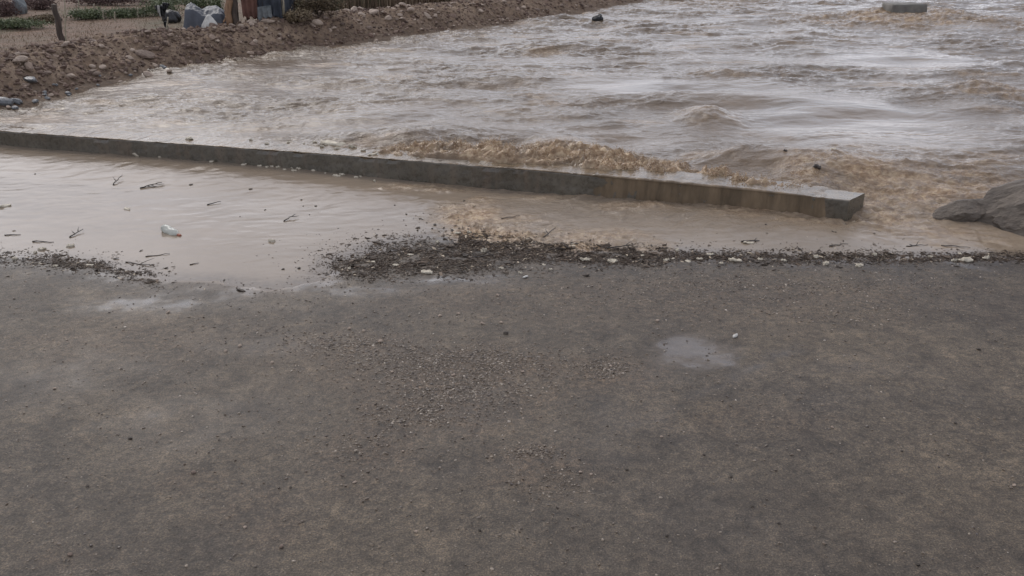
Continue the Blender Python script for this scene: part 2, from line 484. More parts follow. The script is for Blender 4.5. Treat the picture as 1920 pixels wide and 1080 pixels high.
# ------------------------------------------------------------------ road
def road_h(X, Y, full=False):
    sd, _ = poly_sd(X, Y, shore)             # + beyond the shore (under water)
    land = -sd
    land = land + 0.16 * fbm(X * 1.7, Y * 2.6, 4, 11)
    z = np.where(land > 0, np.minimum(land * 0.035, 0.05 + land * 0.004), land * 0.05)
    z = np.maximum(z, -0.22)
    wedge = blob(X, Y, 790, 488, 175, 42, 0, 0.35, 0.2)
    z = z * (1 - 0.75 * wedge) + 0.0 * wedge
    z = z + 0.006 * fbm(X * 2.2, Y * 2.2, 3, 5) + 0.003 * fbm(X * 14, Y * 14, 3, 9)
    pud = blob(X, Y, 1300, 672, 75, 34, 0, 0.4, 0.35)
    film = blob(X, Y, 640, 540, 150, 11, 0, 0.5, 0.2)
    z = z - 0.01 * pud
    if not full: return z
    return z, land, wedge, pud, film

def build_road():
    ys = np.concatenate([np.linspace(-6, 2.5, 60)[:-1], 2.5 * (15.5 / 2.5) ** (np.linspace(0, 1, 560))])
    u = np.linspace(-1, 1, 680)
    Yg, U = np.meshgrid(ys, u, indexing='ij')
    X = U * (4 + 0.85 * np.abs(Yg)); Y = Yg
    z, land, wedge, pud, film = road_h(X, Y, True)
    dirt = np.zeros_like(X)
    for (cx, cy, rx, ry, a) in [(860, 700, 230, 50, .8), (640, 655, 140, 28, .6), (1140, 700, 95, 32, .75), (820, 775, 150, 40, .7),
                                (690, 850, 90, 45, .6), (1010, 880, 100, 45, .65), (640, 925, 60, 20, .4), (230, 640, 170, 45, .45),
                                (360, 905, 60, 20, .5), (1400, 790, 140, 30, .35), (520, 1000, 60, 30, .5), (130, 1050, 60, 20, .5),
                                (1450, 560, 450, 45, .45), (900, 560, 200, 26, .4), (470, 960, 90, 40, .35), (1090, 560, 160, 40, .4)]:
        dirt = np.maximum(dirt, a * blob(X, Y, cx, cy, rx, ry, 0.05, 0.7, 0.5))
    dirt = np.clip(dirt * (0.75 + 1.6 * fbm(X * 5, Y * 5, 4, 40)), 0, 1)
    wet = 0.85 * (1 - sstep(0.0, 1.1, land + 0.5 * fbm(X * 1.3, Y * 2, 3, 60))) * (0.6 + 0.4 * sstep(-.1, .1, fbm(X, Y, 3, 61)))
    wet = np.maximum(wet, pud * 0.95)
    for (cx, cy, rx, ry, a) in [(270, 565, 120, 24, .9), (840, 522, 130, 16, .95), (1220, 710, 70, 25, .6), (520, 650, 110, 20, .5), (900, 770, 90, 40, .5),
                                (1560, 690, 70, 14, .6), (120, 700, 130, 50, .45), (1170, 790, 120, 60, .45), (640, 540, 150, 12, .9), (380, 790, 180, 60, .4),
                                (1300, 1000, 260, 90, .25), (1700, 720, 260, 60, .3), (1090, 850, 90, 40, .5)]:
        wet = np.maximum(wet, a * blob(X, Y, cx, cy, rx, ry, 0.05, 0.7, 0.4, 8))
    a_, b_ = at(1185, 805, .05), at(1490, 655, .05)
    ln, _ = poly_sd(X + .12 * fbm(X * 3, Y * 3, 3, 67), Y + .1 * fbm(X * 3 + 5, Y * 3, 3, 68), [(a_.x, a_.y), (b_.x, b_.y)])
    wet = np.maximum(wet, 0.6 * (1 - sstep(0.0, 0.14, np.abs(ln))))
    wet = wet * np.clip(0.75 + 1.3 * fbm(X * 3.5, Y * 3.5, 4, 69), 0.1, 1.1)
    wet = np.clip(wet * (1 - 0.6 * dirt), 0, 1)
    pud2 = blob(X, Y, 1285, 662, 48, 20, 0, 0.25, 0.5, 14)
    wet = np.maximum(wet, np.maximum(pud2, 0.9 * blob(X, Y, 1345, 682, 40, 9, 0, 0.4, 0.5, 15)))
    xr, xl = at(870, 462, 0).x, at(290, 505, 0).x
    reg = np.maximum(sstep(xr - .3, xr + .3, X), 1 - sstep(xl - .3, xl + .2, X))
    mud = reg * (1 - sstep(0.22, 0.5, np.abs(land - 0.10) + .5 * fbm(X * 3, Y * 4, 3, 71)))
    mud = np.clip(np.maximum(mud, 0.85 * wedge * sstep(-.2, .1, fbm(X * 4, Y * 7, 3, 72))), 0, 1) * 0.9
    silt = np.clip(0.9 * (1 - sstep(-0.02, 0.06, land)) + 0.35 * (1 - sstep(0, .35, land + .4 * fbm(X * 4, Y * 6, 3, 66))) + 0.3 * pud, 0, 1) * (1 - 0.7 * wedge)
    V = np.stack([X, Y, z], -1).reshape(-1, 3)
    o = mesh_np('road', V, grid_faces(*X.shape), M_road, True, {'dirt': dirt, 'wet': wet, 'silt': silt, 'mud': mud})
    tag(o, kind='structure')
    # thin standing water on the asphalt
    return o
build_road()

# ------------------------------------------------------------------ water
S_F0, S_F1 = s_of(690, 294), s_of(1540, 372)
def water_h(X, Y, full=False):
    wd, ws = wall_local(X, Y)
    beyond = (X - WE[0])                                  # to the right of the wall's end
    # level: river behind the wall, shallow flood in front
    lev_wall = RZ * sstep(0.06, 0.30, wd)
    t = (Y - (WE[1] - 0.9)) / 3.0 + 0.12 * fbm(X * .8, Y * .8, 3, 77)
    lev_open = RZ * sstep(0.0, 1.0, t)
    k = sstep(-0.02, 0.25, beyond)
    lev = lev_wall * (1 - k) + lev_open * k
    near = (1 - sstep(0.15, 1.5, -wd)) * (wd < 0.1)
    lev = lev + near * (0.085 * (1 - sstep(3.5, 8.5, X - wall_pts[0][0] - (wall_pts[1][0] - wall_pts[0][0]))) +
                        0.085 * sstep(-0.5, 3.0, X)) * (1 - sstep(-0.9, 0.9, beyond))
    riv = sstep(0.1, 0.9, lev / RZ)
    # feature masks
    calm = np.zeros_like(X)
    for (cx, cy, rx, ry, a) in [(1560, 225, 260, 58, .92), (1200, 163, 150, 18, .92), (1000, 120, 120, 10, .6), (900, 175, 100, 10, .5), (1450, 60, 120, 10, .5), (1690, 112, 190, 18, .8), (1380, 165, 150, 16, .8),
                                (1800, 60, 160, 12, .3), (1500, 108, 120, 8, .5)]:
        calm = np.maximum(calm, a * blob(X, Y, cx, cy, rx, ry, RZ, 0.6, 0.3))
    # churned band behind the wall
    bandw = 0.60 + 0.85 * np.exp(-((ws - (s_of(1100, 325))) / 1.3) ** 2) + 0.25 * np.exp(-((ws - s_of(790, 300)) / 0.6) ** 2)
    along = sstep(S_F0 - 0.3, S_F0 + 0.4, ws) * (1 - sstep(S_F1 - 0.6, S_F1 + 0.1, ws))
    wn = 0.35 * fbm(X * 1.6, Y * 1.6, 4, 90)
    band = along * sstep(0.14, 0.38, wd + 0.3 * wn) * (1 - sstep(bandw * 0.8, bandw * 1.35, wd + wn)) * (1 - k)
    foam = band.copy()
    fq = fbm(X * 1.9 + 0.3 * fbm(X * 4, Y * 4, 2, 104), Y * 3.4, 4, 105)
    turb = np.zeros_like(X)
    for (cx, cy, rx, ry, a) in [(1700, 345, 230, 48, .9), (1560, 330, 120, 26, .8), (1640, 290, 120, 16, .5), (1860, 178, 60, 12, .8), (1700, 38, 170, 14, .95),
                                (1550, 44, 90, 6, .7), (1900, 50, 90, 14, .6), (1620, 380, 90, 20, .8), (1330, 222, 60, 14, .5), (1800, 300, 160, 14, .5),
                                (1350, 8, 90, 10, .5), (1640, 255, 180, 10, .35), (1800, 345, 150, 30, .6)]:
        turb = np.maximum(turb, a * blob(X, Y, cx, cy, rx, ry, RZ, 0.6, 0.45, 21))
    pturb = np.zeros_like(X)
    for (cx, cy, rx, ry, a) in [(880, 400, 62, 28, .9), (950, 432, 100, 26, .95), (1080, 446, 110, 20, .8), (1180, 455, 70, 14, .5), (1300, 388, 160, 10, .7),
                                (1430, 402, 90, 12, .6), (1560, 410, 120, 14, .5), (830, 350, 120, 9, .5), (1090, 366, 130, 8, .4), (1640, 400, 50, 12, .7)]:
        pturb = np.maximum(pturb, a * blob(X, Y, cx, cy, rx, ry, 0.03, 0.6, 0.45, 31))
    tn = np.clip(0.55 + 1.5 * fbm(X * 1.1, Y * 2.4, 4, 103), 0.1, 1)
    foam = np.maximum(foam, np.maximum(turb * 0.85 * tn, pturb * 0.95 * tn))
    foam = foam * (1 - band * (1 - np.clip(0.62 + 2.0 * fq, 0.12, 1)))
    patch = sstep(0.08, 0.32, fbm(X * 0.55, Y * 1.0, 4, 101)) * 0.35 * riv
    foam = np.clip(np.maximum(foam, patch * (1 - calm)), 0, 1)
    # heights
    wx = X + 0.7 * fbm(X * .5, Y * .5, 3, 130); wy = Y + 0.5 * fbm(X * .5 + 9, Y * .5, 3, 131)
    ca, sa = math.cos(0.22), math.sin(0.22)
    rx_, ry_ = wx * ca + wy * sa, -wx * sa + wy * ca
    n1 = fbm(rx_ * 0.30, ry_ * 0.55, 2, 140)
    n2 = pn(rx_ * 0.75, ry_ * 1.7, 141)
    n3 = pn(rx_ * 1.9 + n2, ry_ * 4.2, 142)
    n4 = pn(rx_ * 4.2, ry_ * 8.5 + n3, 143)
    r2 = 1 - 2.2 * np.abs(pn(rx_ * 0.9 + 4, ry_ * 2.0, 150))
    r3 = 1 - 2.2 * np.abs(pn(rx_ * 2.2 + 4, ry_ * 4.6, 151))
    dist = np.clip(Y / 22, 0.8, 2.2)
    ch = (1 - 0.93 * calm) * (0.45 + 0.85 * sstep(-0.16, 0.22, fbm(X * 0.28 + 5, Y * 0.5, 3, 145)))
    h = riv * (0.17 * n1 + 0.08 * pn(rx_ * .5 + 3, ry_ * 1.0, 146) + ch * (0.060 * n2 + 0.036 * n3 + 0.018 * n4 + 0.026 * r2 + 0.020 * r3 + 0.009 * (1 - 2.2 * np.abs(pn(rx_ * 4.6, ry_ * 10 + n3, 152))) + 0.009 * pn(rx_ * 9, ry_ * 17 + n4, 144)) * dist ** 0.6)
    # swells seen standing in the flow
    for (cx, cy, rx, ry, a) in [(1250, 188, 190, 9, .10), (1325, 222, 45, 13, .17), (960, 204, 70, 7, .09), (1860, 175, 55, 9, .18), (1730, 36, 110, 12, .22),
                                (1900, 45, 60, 9, .12), (1430, 300, 110, 10, .12), (1060, 275, 55, 16, .16), (780, 268, 45, 10, .10), (1560, 318, 80, 12, .10)]:
        h = h + a * blob(X, Y, cx, cy, rx, ry, RZ, 0.9, 0.15) * riv
    qx = X + 0.22 * fbm(X * 2.1, Y * 2.1, 3, 171); qy = Y + 0.22 * fbm(X * 2.1 + 7, Y * 2.1, 3, 172)
    bl = 0.35 + 0.9 * fbm(qx * 1.7, qy * 3.0, 5, 170, 0.62)
    bl2 = 0.35 + 0.9 * fbm(qx * 6, qy * 8, 3, 180, 0.6)
    spk = np.maximum(0, pn(qx * 15, qy * 11, 190) - 0.05) * np.maximum(0, 0.3 + pn(qx * 2.5, qy * 2.5, 191)) * 1.3
    h = h + band * (0.0 + 0.30 * fq + 0.07 * np.exp(-((ws - s_of(1080, 322)) / 0.9) ** 2) + 0.20 * (bl - 0.27) + 0.15 * (bl2 - .3) + 0.20 * spk + 0.10 * pn(X * 1.6, Y * 2.2, 195))
    h = h + turb * (0.015 + 0.15 * (bl - 0.35) + 0.035 * (bl2 - .35) + 0.06 * spk) * np.clip(Y / 18, .8, 1.6)
    pm = 1 - riv
    sd, _ = poly_sd(X, Y, shore)
    deep = sstep(0.15, 1.6, sd)
    rightish = sstep(-1.0, 1.0, X)
    h = h + pm * deep * (0.003 + 0.014 * rightish) * (n3 * 1.2 + n4 * 1.2 + 0.6 * r3)
    h = h + pm * pturb * (0.012 + 0.10 * (bl - 0.33) + 0.040 * (bl2 - .33) + 0.10 * spk)
    z = lev + h
    ot = sstep(s_of(1060, 324), s_of(1160, 334), ws) * (1 - sstep(s_of(1400, 358), s_of(1480, 366), ws)) * sstep(-.04, .12, fbm(ws * 1.1, wd * 1.6, 3, 196) + .03) \
        * sstep(0.07, 0.13, wd) * (1 - sstep(0.5, 0.75, wd)) * (1 - k)
    z = np.maximum(z, ot * (WALL_H + 0.012 + 0.035 * (bl2 + .2 * bl)) + (1 - ot) * z)
    foam = np.clip(np.maximum(foam, 0.75 * ot * np.clip(.5 + fq * 2, 0, 1)), 0, 1)
    if not full: return z
    calm_p = pm * (1 - 0.8 * deep * rightish) * (1 - 0.9 * pturb)
    calm = np.clip(np.maximum(np.maximum(calm, 0.5 * (1 - sstep(-0.16, 0.10, fbm(X * 0.28 + 5, Y * 0.5, 3, 145)))) * riv, calm_p * 0.93), 0, 1)
    pool = np.clip(pm, 0, 1)
    return z, foam, calm, pool

def build_water():
    ys = 7.2 * (75 / 7.2) ** np.linspace(0, 1, 1050)
    ys = np.concatenate([ys, np.geomspace(76, 420, 50)])
    u = np.linspace(-1, 1, 1000)
    Y, U = np.meshgrid(ys, u, indexing='ij')
    X = U * (2.0 + 0.72 * Y)
    z, foam, calm, pool = water_h(X, Y, True)
    V = np.stack([X, Y, z], -1).reshape(-1, 3)
    nr_ = int(np.searchsorted(ys, 12.5))
    shallow = np.zeros_like(X)
    dep = z[:nr_] - road_h(X[:nr_], Y[:nr_])
    shallow[:nr_] = 0.85 * (1 - sstep(0.0, 0.022, dep)) * pool[:nr_]
    o = mesh_np('river_water', V, grid_faces(*X.shape), M_water, True, {'foam': foam, 'calm': calm, 'pool': pool, 'shallow': shallow})
    tag(o, kind='structure')
build_water()

def wz(x, y): return float(water_h(np.array([x]), np.array([y]))[0])
def rz_(x, y): return float(road_h(np.array([x]), np.array([y]))[0])

# ------------------------------------------------------------------ far bank and field
def bank_h(X, Y, full=False):
    d, s = poly_sd(X, Y, edge)                    # + on the land side
    w1 = 0.45 * fbm(X * 0.9, Y * 0.9, 4, 200)
    dd = d + w1
    crest = 0.66 + 0.22 * fbm(X * 0.35, Y * 0.35, 3, 210)
    up = sstep(-0.25, 1.15, dd)
    down = sstep(1.5, 3.4, dd)
    z = -0.35 + (RZ + 0.35) * sstep(-1.2, -0.05, dd) + crest * up - (crest - 0.30) * down
    berm = up * (1 - sstep(2.2, 3.6, dd))
    z = z + berm * (0.20 * (billow(X * 1.9, Y * 1.9, 5, 220) - 0.3) + 0.10 * fbm(X * 6, Y * 6, 3, 230))
    z = z + down * (0.05 * fbm(X * 0.6, Y * 0.6, 3, 240))
    if not full: return z
    field = sstep(1.9, 3.2, dd + 0.5 * fbm(X * 1.5, Y * 1.5, 3, 250))
    green = np.clip(sstep(0.0, 0.5, fbm(X * 0.35, Y * 0.18, 4, 260) + 0.05) * field * 0.8, 0, 1)
    wet = 1 - sstep(0.0, 0.55, dd)
    return z, field, green, wet

def build_bank():
    ys = 10.5 * (70 / 10.5) ** np.linspace(0, 1, 640)
    ys = np.concatenate([ys, np.geomspace(71, 450, 50)])
    u = np.linspace(0, 1, 640)
    Y, U = np.meshgrid(ys, u, indexing='ij')
    x0 = -(6 + 1.05 * Y); x1 = np.interp(Y[:, 0], [p[1] for p in edge], [p[0] for p in edge])[:, None] + 1.5
    x0 = np.minimum(x0, x1 - 3)
    X = x0 + (x1 - x0) * U
    z, field, green, wet = bank_h(X, Y, True)
    V = np.stack([X, Y, z], -1).reshape(-1, 3)
    o = mesh_np('earth_bank', V, grid_faces(*X.shape), M_earth, True, {'field': field, 'green': green, 'wet': wet})
    tag(o, kind='structure')
build_bank()
def bz(x, y): return float(bank_h(np.array([x]), np.array([y]))[0])

# ground far around and under everything
gv = [(-2500, -2500, -0.9), (2500, -2500, -0.9), (2500, 2500, -0.9), (-2500, 2500, -0.9)]
tag(mesh_np('ground', np.array(gv), [(0, 1, 2, 3)], simple_mat('plain_earth', (0.11, 0.085, 0.065), (0.17, 0.13, 0.10), 0.3, 0.9, 0.2, 0.02)), kind='structure')

# ------------------------------------------------------------------ low concrete wall
def offset_line(pts, d):
    res = []
    for i, p in enumerate(pts):
        n = Vector((0, 0))
        for a, b in ((i - 1, i), (i, i + 1)):
            if a >= 0 and b < len(pts):
                t = Vector((pts[b][0] - pts[a][0], pts[b][1] - pts[a][1])).normalized()
                n += Vector((-t.y, t.x))
        n.normalize()
        res.append((p[0] + n.x * d, p[1] + n.y * d))
    return res

def wall_samples(step=0.05):
    P, N, Sx = [], [], []
    acc = 0
    for a, b in zip(wall_pts[:-1], wall_pts[1:]):
        L = math.dist(a, b); k = max(2, int(L / step))
        t = Vector((b[0] - a[0], b[1] - a[1])).normalized()
        for i in range(k):
            q = i / k
            P.append((a[0] + (b[0] - a[0]) * q, a[1] + (b[1] - a[1]) * q)); N.append((-t.y, t.x)); Sx.append(acc + L * q)
        acc += L
    P.append(b); N.append((-t.y, t.x)); Sx.append(acc)
    N = np.array(N)
    ker = np.ones(21) / 21
    N = np.stack([np.convolve(np.pad(N[:, i], 10, 'edge'), ker, 'valid') for i in (0, 1)], 1)
    N /= np.linalg.norm(N, axis=1)[:, None]
    return np.array(P), N, np.array(Sx)
WP, WN, WS = wall_samples()

def build_wall():
    prof = []   # (offset back, z)
    H, T = WALL_H, WALL_T
    for z in np.linspace(-0.5, H - 0.02, 16): prof.append((0, z))
    prof += [(0.004, H - 0.008), (0.016, H)]
    for d in np.linspace(0.04, T - 0.04, 10): prof.append((d, H))
    prof += [(T - 0.016, H), (T - 0.004, H - 0.008)]
    for z in np.linspace(H - 0.03, -0.5, 10): prof.append((T, z))
    prof = np.array(prof)
    nr, nc = len(WP), len(prof)
    A = np.repeat(WS[:, None], nc, 1)
    D = np.repeat(prof[None, :, 0], nr, 0); Z = np.repeat(prof[None, :, 1], nr, 0)
    j = 0.010 * fbm(A * 2.2, Z * 9 + D * 5, 4, 300) + 0.006 * fbm(A * 14, Z * 30 + D * 20, 3, 301)
    edgew = np.exp(-((Z - H) / 0.03) ** 2) * np.exp(-(D / 0.03) ** 2)
    chip = edgew * np.maximum(0, fbm(A * 2.3, A * 0 + .5, 4, 302) - 0.08) * 0.16
    # casting joints
    for sj in (s_of(640, 291), s_of(1035, 322), s_of(330, 268)):
        chip = chip + 0.012 * np.exp(-((A - sj) / 0.02) ** 2)
    D = D + chip * (D < 0.1) + j * np.where(D < T / 2, 1, -1)
    Z = Z + 0.008 * fbm(A * 1.1, D * 3, 3, 303) * (Z > 0.2) - 0.5 * chip * (Z > H - .05)
    sk = sstep(WALL_LEN - 1.2, WALL_LEN, A) * np.maximum(D, 0) * 0.42
    sag = 0.035 * fbm(A * .6, A * 0, 2, 305)
    X = WP[:, 0:1] + WN[:, 0:1] * D + WN[:, 1:2] * sk; Y = WP[:, 1:2] + WN[:, 1:2] * D - WN[:, 0:1] * sk + sag
    V = np.stack([X, Y, Z], -1).reshape(-1, 3)
    F = [tuple(f) for f in grid_faces(nr, nc)]
    last = [(nr - 1) * nc + i for i in range(nc)]
    F.append(tuple(last)); F.append(tuple(range(nc))[::-1])
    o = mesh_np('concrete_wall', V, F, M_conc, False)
    tag(o, 'long low wet grey concrete wall crossing the flood with brown water churning behind it', 'wall', kind='thing')
build_wall()

# water spilling over the wall top and down its face
def build_spill():
    s0, s1 = s_of(-300, 225), s_of(1588, 376)
    n = 1300
    ss = np.linspace(s0, s1, n)
    px_ = np.interp(ss, WS, WP[:, 0]); py_ = np.interp(ss, WS, WP[:, 1])
    nx = np.interp(ss, WS, WN[:, 0]); ny = np.interp(ss, WS, WN[:, 1])
    prof = [(WALL_T + 0.10 - 0.02 * i, WALL_H, 0, 1) for i in range(26)]
    d_last = prof[-1][0]
    prof = [(d, z, 0, 1) for d, z, _, _ in prof if d > 0.0]
    for a in np.linspace(0.15, math.pi / 2, 6): prof.append((0.012 - 0.012 * math.sin(a), WALL_H - 0.012 + 0.012 * math.cos(a), -math.sin(a), math.cos(a)))
    for z in np.linspace(WALL_H - 0.03, -0.08, 26): prof.append((0, z, -1, 0))
    prof = np.array(prof); k = len(prof)
    arc = np.concatenate([[0], np.cumsum(np.hypot(np.diff(prof[:, 0]), np.diff(prof[:, 1])))])
    A = np.repeat(ss[:, None], k, 1); R = np.repeat(arc[None], n, 0)
    amt = 0.4 * fbm(A * 0.75, R * 0.3, 3, 400) + 0.35 * fbm(A * 3.2, R * 1.0, 3, 401)
    onface_ = np.repeat((prof[:, 3] < 0.5)[None], n, 0)
    stren = -1.0 * onface_ * (1 - sstep(s_of(1000, 322), s_of(1060, 325), A)) + sstep(s_of(1040, 322), s_of(1260, 345), A) * (1 - 0.9 * sstep(s_of(1440, 360), s_of(1530, 370), A)) * 0.34 - 0.17 + np.where(onface_, 0, 0.20) * (1 - sstep(s_of(560, 285), s_of(760, 300), A))
    onface = np.repeat((prof[:, 3] < 0.5)[None], n, 0)
    th = 0.030 * (amt + stren) + np.where(onface, 0.0, 0.006 + 0.02 * sstep(s_of(900, 312), s_of(1150, 335), A) * (1 - sstep(s_of(1400, 358), s_of(1540, 370), A)))
    th = th + (0.006 * fbm(A * 16, R * 5, 3, 402) + 0.022 * fbm(A * 5, R * 2.2, 4, 405)) * (th > 0) + 0.02 * np.where(onface, (R - 0.5) * 0.25, 0) * (stren > 0)
    th = th - 0.06 * sstep(s1 - 0.3, s1, A)
    th = np.clip(th, -0.02, 0.055)
    # back edge drops into the river
    D = prof[None, :, 0] + prof[None, :, 2] * th; Z = prof[None, :, 1] + prof[None, :, 3] * th
    X = px_[:, None] + nx[:, None] * D; Y = py_[:, None] + ny[:, None] * D
    V = np.stack([X, Y, Z], -1).reshape(-1, 3)
    foam = np.clip(0.35 + 0.9 * fbm(A * 2, R * 2, 3, 404) + np.where(onface, 0.2, -0.25), 0, 1)
    mf, nf, bf = new_mat('thin_brown_film')
    nf.links.new(ramp(nf, noise(nf, 5, 6, .65, (1, 1, .2)), [(0.35, (0.095, 0.072, 0.048)), (0.65, (0.21, 0.155, 0.100))]), bf.inputs['Base Color'])
    bf.inputs['Roughness'].default_value = 0.18
    bf.inputs['IOR'].default_value = 1.33
    bump(nf, bf, noise(nf, 22, 4, .6, (1, 1, .35)), 0.5, 0.01)
    o = mesh_np('spilling_water', V, grid_faces(n, k), mf, True, {'foam': foam * np.where(onface, 0.45, 0.5), 'calm': np.full(A.shape, 0.7), 'pool': np.where(onface, 0.0, 0.3)})
    tag(o, kind='structure')
build_spill()

# spray thrown up along the wall: uncountable drops and tongues
def build_spray():
    n = 9000
    # candidate points in the churned band, weighted by how high the surface stands
    s = rng.uniform(S_F0 - .2, S_F1, n * 3); d = WALL_T - 0.05 + np.abs(rng.normal(0, 0.5, n * 3))
    d = np.where(rng.random(n * 3) < 0.12, rng.uniform(0.1, WALL_T, n * 3), d)
    x = np.interp(s, WS, WP[:, 0]) + np.interp(s, WS, WN[:, 0]) * d
    y = np.interp(s, WS, WP[:, 1]) + np.interp(s, WS, WN[:, 1]) * d
    z, foam, _, _ = water_h(x, y, True)
    clump = pn(x * 2.4, y * 2.4, 501) + 0.6 * pn(x * 7, y * 7, 502)
    keep = (foam > 0.45) & (clump > -0.05 + rng.uniform(-.15, .25, len(x)))
    x, y, z, clump = x[keep][:n], y[keep][:n], z[keep][:n], clump[keep][:n]
    m = len(x)
    up = np.abs(rng.normal(0, 0.045, m)) * (0.4 + 1.6 * np.clip(clump, 0, 1))
    r = rng.uniform(0.0025, 0.0075, m) * (1.1 - np.clip(up * 3, 0, .7))
    sc = np.stack([r, r, r * rng.uniform(0.8, 1.5, m)], 1)
    e = np.stack([rng.normal(0, .35, m), rng.normal(0, .35, m), rng.uniform(0, 6.3, m)], 1)
    P = np.stack([x, y, np.maximum(z, WALL_H * (d[keep][:n] < WALL_T)) + up], 1)
    o = scatter('spray', ICO_V, ICO_F, P, e, sc, rng.random(m), M_spray, 0.2, True)
    tag(o, 'brown churned spray and drops thrown up behind the low wall', 'spray', kind='stuff')
build_spray()

# ------------------------------------------------------------------ stones, mulch, gravel
def rock_mesh(seed, n_sub=2, flat=0.6, rough=0.25, cuts=5):
    r = random.Random(seed)
    import bmesh
    bm = bmesh.new()
    bmesh.ops.create_icosphere(bm, subdivisions=n_sub, radius=0.5)
    V = np.array([v.co[:] for v in bm.verts])
    for _ in range(cuts):                      # broken faces
        d = Vector((r.uniform(-1, 1), r.uniform(-1, 1), r.uniform(-.6, 1))).normalized()
        k = r.uniform(0.26, 0.42) if cuts < 20 else r.uniform(0.30, 0.43)
        dn = np.array(d)
        p = V @ dn
        V = V - np.maximum(0, p - k)[:, None] * dn * 0.9
    V = V * (1 + rough * fbm(V[:, 0] * 3 + seed, V[:, 1] * 3 + V[:, 2] * 2, 3, seed)[:, None])
    V[:, 2] *= flat
    for v, c in zip(bm.verts, V): v.co = c
    me = bpy.data.meshes.new('stone')
    bm.to_mesh(me); bm.free()
    return me
ROCKS = [rock_mesh(i, 2, random.uniform(.55, .8)) for i in range(7)]
def rock_variants(mat):
    res = []
    for r in ROCKS:
        c = r.copy(); c.materials.append(mat); res.append(c)
    return res
R_pale, R_earth, R_blue, R_dark, R_white = map(rock_variants, (M_stone, M_stone2, M_stoneb, M_rock, M_sack))

def put_stone(meshes, p, size, label, group, cat='stone', name='stone', sink=0.3, asp=1.0):
    o = bpy.data.objects.new(name, random.choice(meshes))
    COL.objects.link(o)
    o.location = (p[0], p[1], p[2] + size * (0.3 - sink * 0.5))
    o.rotation_euler = (random.uniform(-.3, .3), random.uniform(-.3, .3), random.uniform(0, 6.28))
    o.scale = (size * asp, size, size * random.uniform(.8, 1.1))
    tag(o, label, cat, group)
    return o

def edge_point(px, back):                  # a point of the bank, back metres landward of the water's edge below photo column px
    ex = [a for a, b in edge_px]; ey = [b for a, b in edge_px]
    py = float(np.interp(px, ex, ey))
    p = at(px, py, RZ); q = at(px + 8, float(np.interp(px + 8, ex, ey)), RZ)
    t = (q - p).normalized()
    n = Vector((-t.y, t.x, 0))
    return p.x + n.x * back, p.y + n.y * back

LB1, LB2, LB3 = 'pale stone stuck in the rubbly brown far bank', 'dull earthy lump lying on the brown far bank', 'small wet stone at the far water edge'
for i in range(120):
    px = random.uniform(-10, 1120) if i % 2 else random.gauss(780, 130)
    px = min(max(px, -10), 1130)
    x, y = edge_point(px, random.uniform(0.35, 2.3))
    put_stone(R_pale, (x, y, bz(x, y)), random.uniform(0.07, 0.20) * (1 + 0.4 * (px > 600)), LB1, 'pale stones in the far bank', asp=random.uniform(.9, 1.6))
for i in range(90):
    x, y = edge_point(random.uniform(-20, 1150), random.uniform(0.2, 2.4))
    put_stone(R_earth, (x, y, bz(x, y)), random.uniform(0.07, 0.22), LB2, 'earthy lumps on the far bank')
for i in range(60):
    px = random.choice([random.uniform(0, 330), random.uniform(400, 1150)])
    x, y = edge_point(px, random.uniform(-0.25, 0.25))
    z = max(bz(x, y), wz(x, y))
    put_stone(random.choice([R_blue, R_blue, R_pale]) if px < 330 else R_pale, (x, y, z), random.uniform(0.05, 0.14), LB3, 'wet stones along the far water edge')
for px, py, sz, M_, lab in [(62, 176, .30, R_blue, 'rounded blue grey stone, biggest at the water edge below the bank'),
                            (10, 198, .28, R_blue, 'blue grey stone at the photo left border on the water edge'),
                            (32, 193, .22, R_blue, 'blue grey stone between two bigger ones at the left water edge'),
                            (40, 122, .28, R_pale, 'long pale stone on top of the bank near the left border'),
                            (126, 114, .20, R_pale, 'flat pale stone halfway down the bank below the leaning post'),
                            (280, 143, .22, R_pale, 'whitish stone at the water edge below the rusty bank hollow'),
                            (318, 140, .14, R_pale, 'bright white stone alone on the far water edge'),
                            (268, 85, .42, R_earth, 'large broken brown clod on the crest of the bank')]:
    p = at(px, py, RZ + (0.05 if py > 135 else 0.55))
    z = max(bz(p.x, p.y), wz(p.x, p.y) if py > 135 else -1)
    put_stone(M_, (p.x, p.y, z), sz, lab, None, asp=1.3)

# crumbs of earth and grit on the bank
def bank_crumbs():
    n = 14000
    ex = [a for a, b in edge_px]; ey = [b for a, b in edge_px]
    px = rng.uniform(-200, 1220, n); back = rng.uniform(0.0, 3.0, n)
    pts = np.array([edge_point(a, b) for a, b in zip(px, back)])
    z = bank_h(pts[:, 0], pts[:, 1])
    P = np.column_stack([pts, z + 0.005])
    r = rng.gamma(1.5, 0.012, n) + 0.008
    sc = np.stack([r * rng.uniform(.8, 1.6, n), r, r * .7], 1)
    e = rng.uniform(0, 6.28, (n, 3)) * np.array([.1, .1, 1])
    rnd = np.clip(rng.beta(2, 3.5, n), 0, 1)
    m = rnd_mat('earth_crumbs', [(0.0, (0.06, 0.038, 0.028)), (0.5, (0.16, 0.105, 0.078)), (1.0, (0.40, 0.32, 0.25))], 0.85)
    tag(scatter('rubble', ICO_V, ICO_F, P, e, sc, rnd, m, 0.3), 'brown clods and grit covering the far bank', 'rubble', kind='stuff')
bank_crumbs()

def ell_pts(n, cx, cy, rx, ry, z=0.0, gauss=True):
    if gauss: a, b = rng.normal(0, .5, n), rng.normal(0, .5, n)
    else:
        t = rng.uniform(0, 6.28, n); r = np.sqrt(rng.random(n)); a, b = r * np.cos(t), r * np.sin(t)
    u = (cx + a * rx - 960) / FPX; v = (540 - (cy + b * ry)) / FPX
    c, s = math.cos(PITCH), math.sin(PITCH)
    t = (z - CAM_H) / (-s + v * c)
    return np.stack([u * t, (c + v * s) * t], 1)

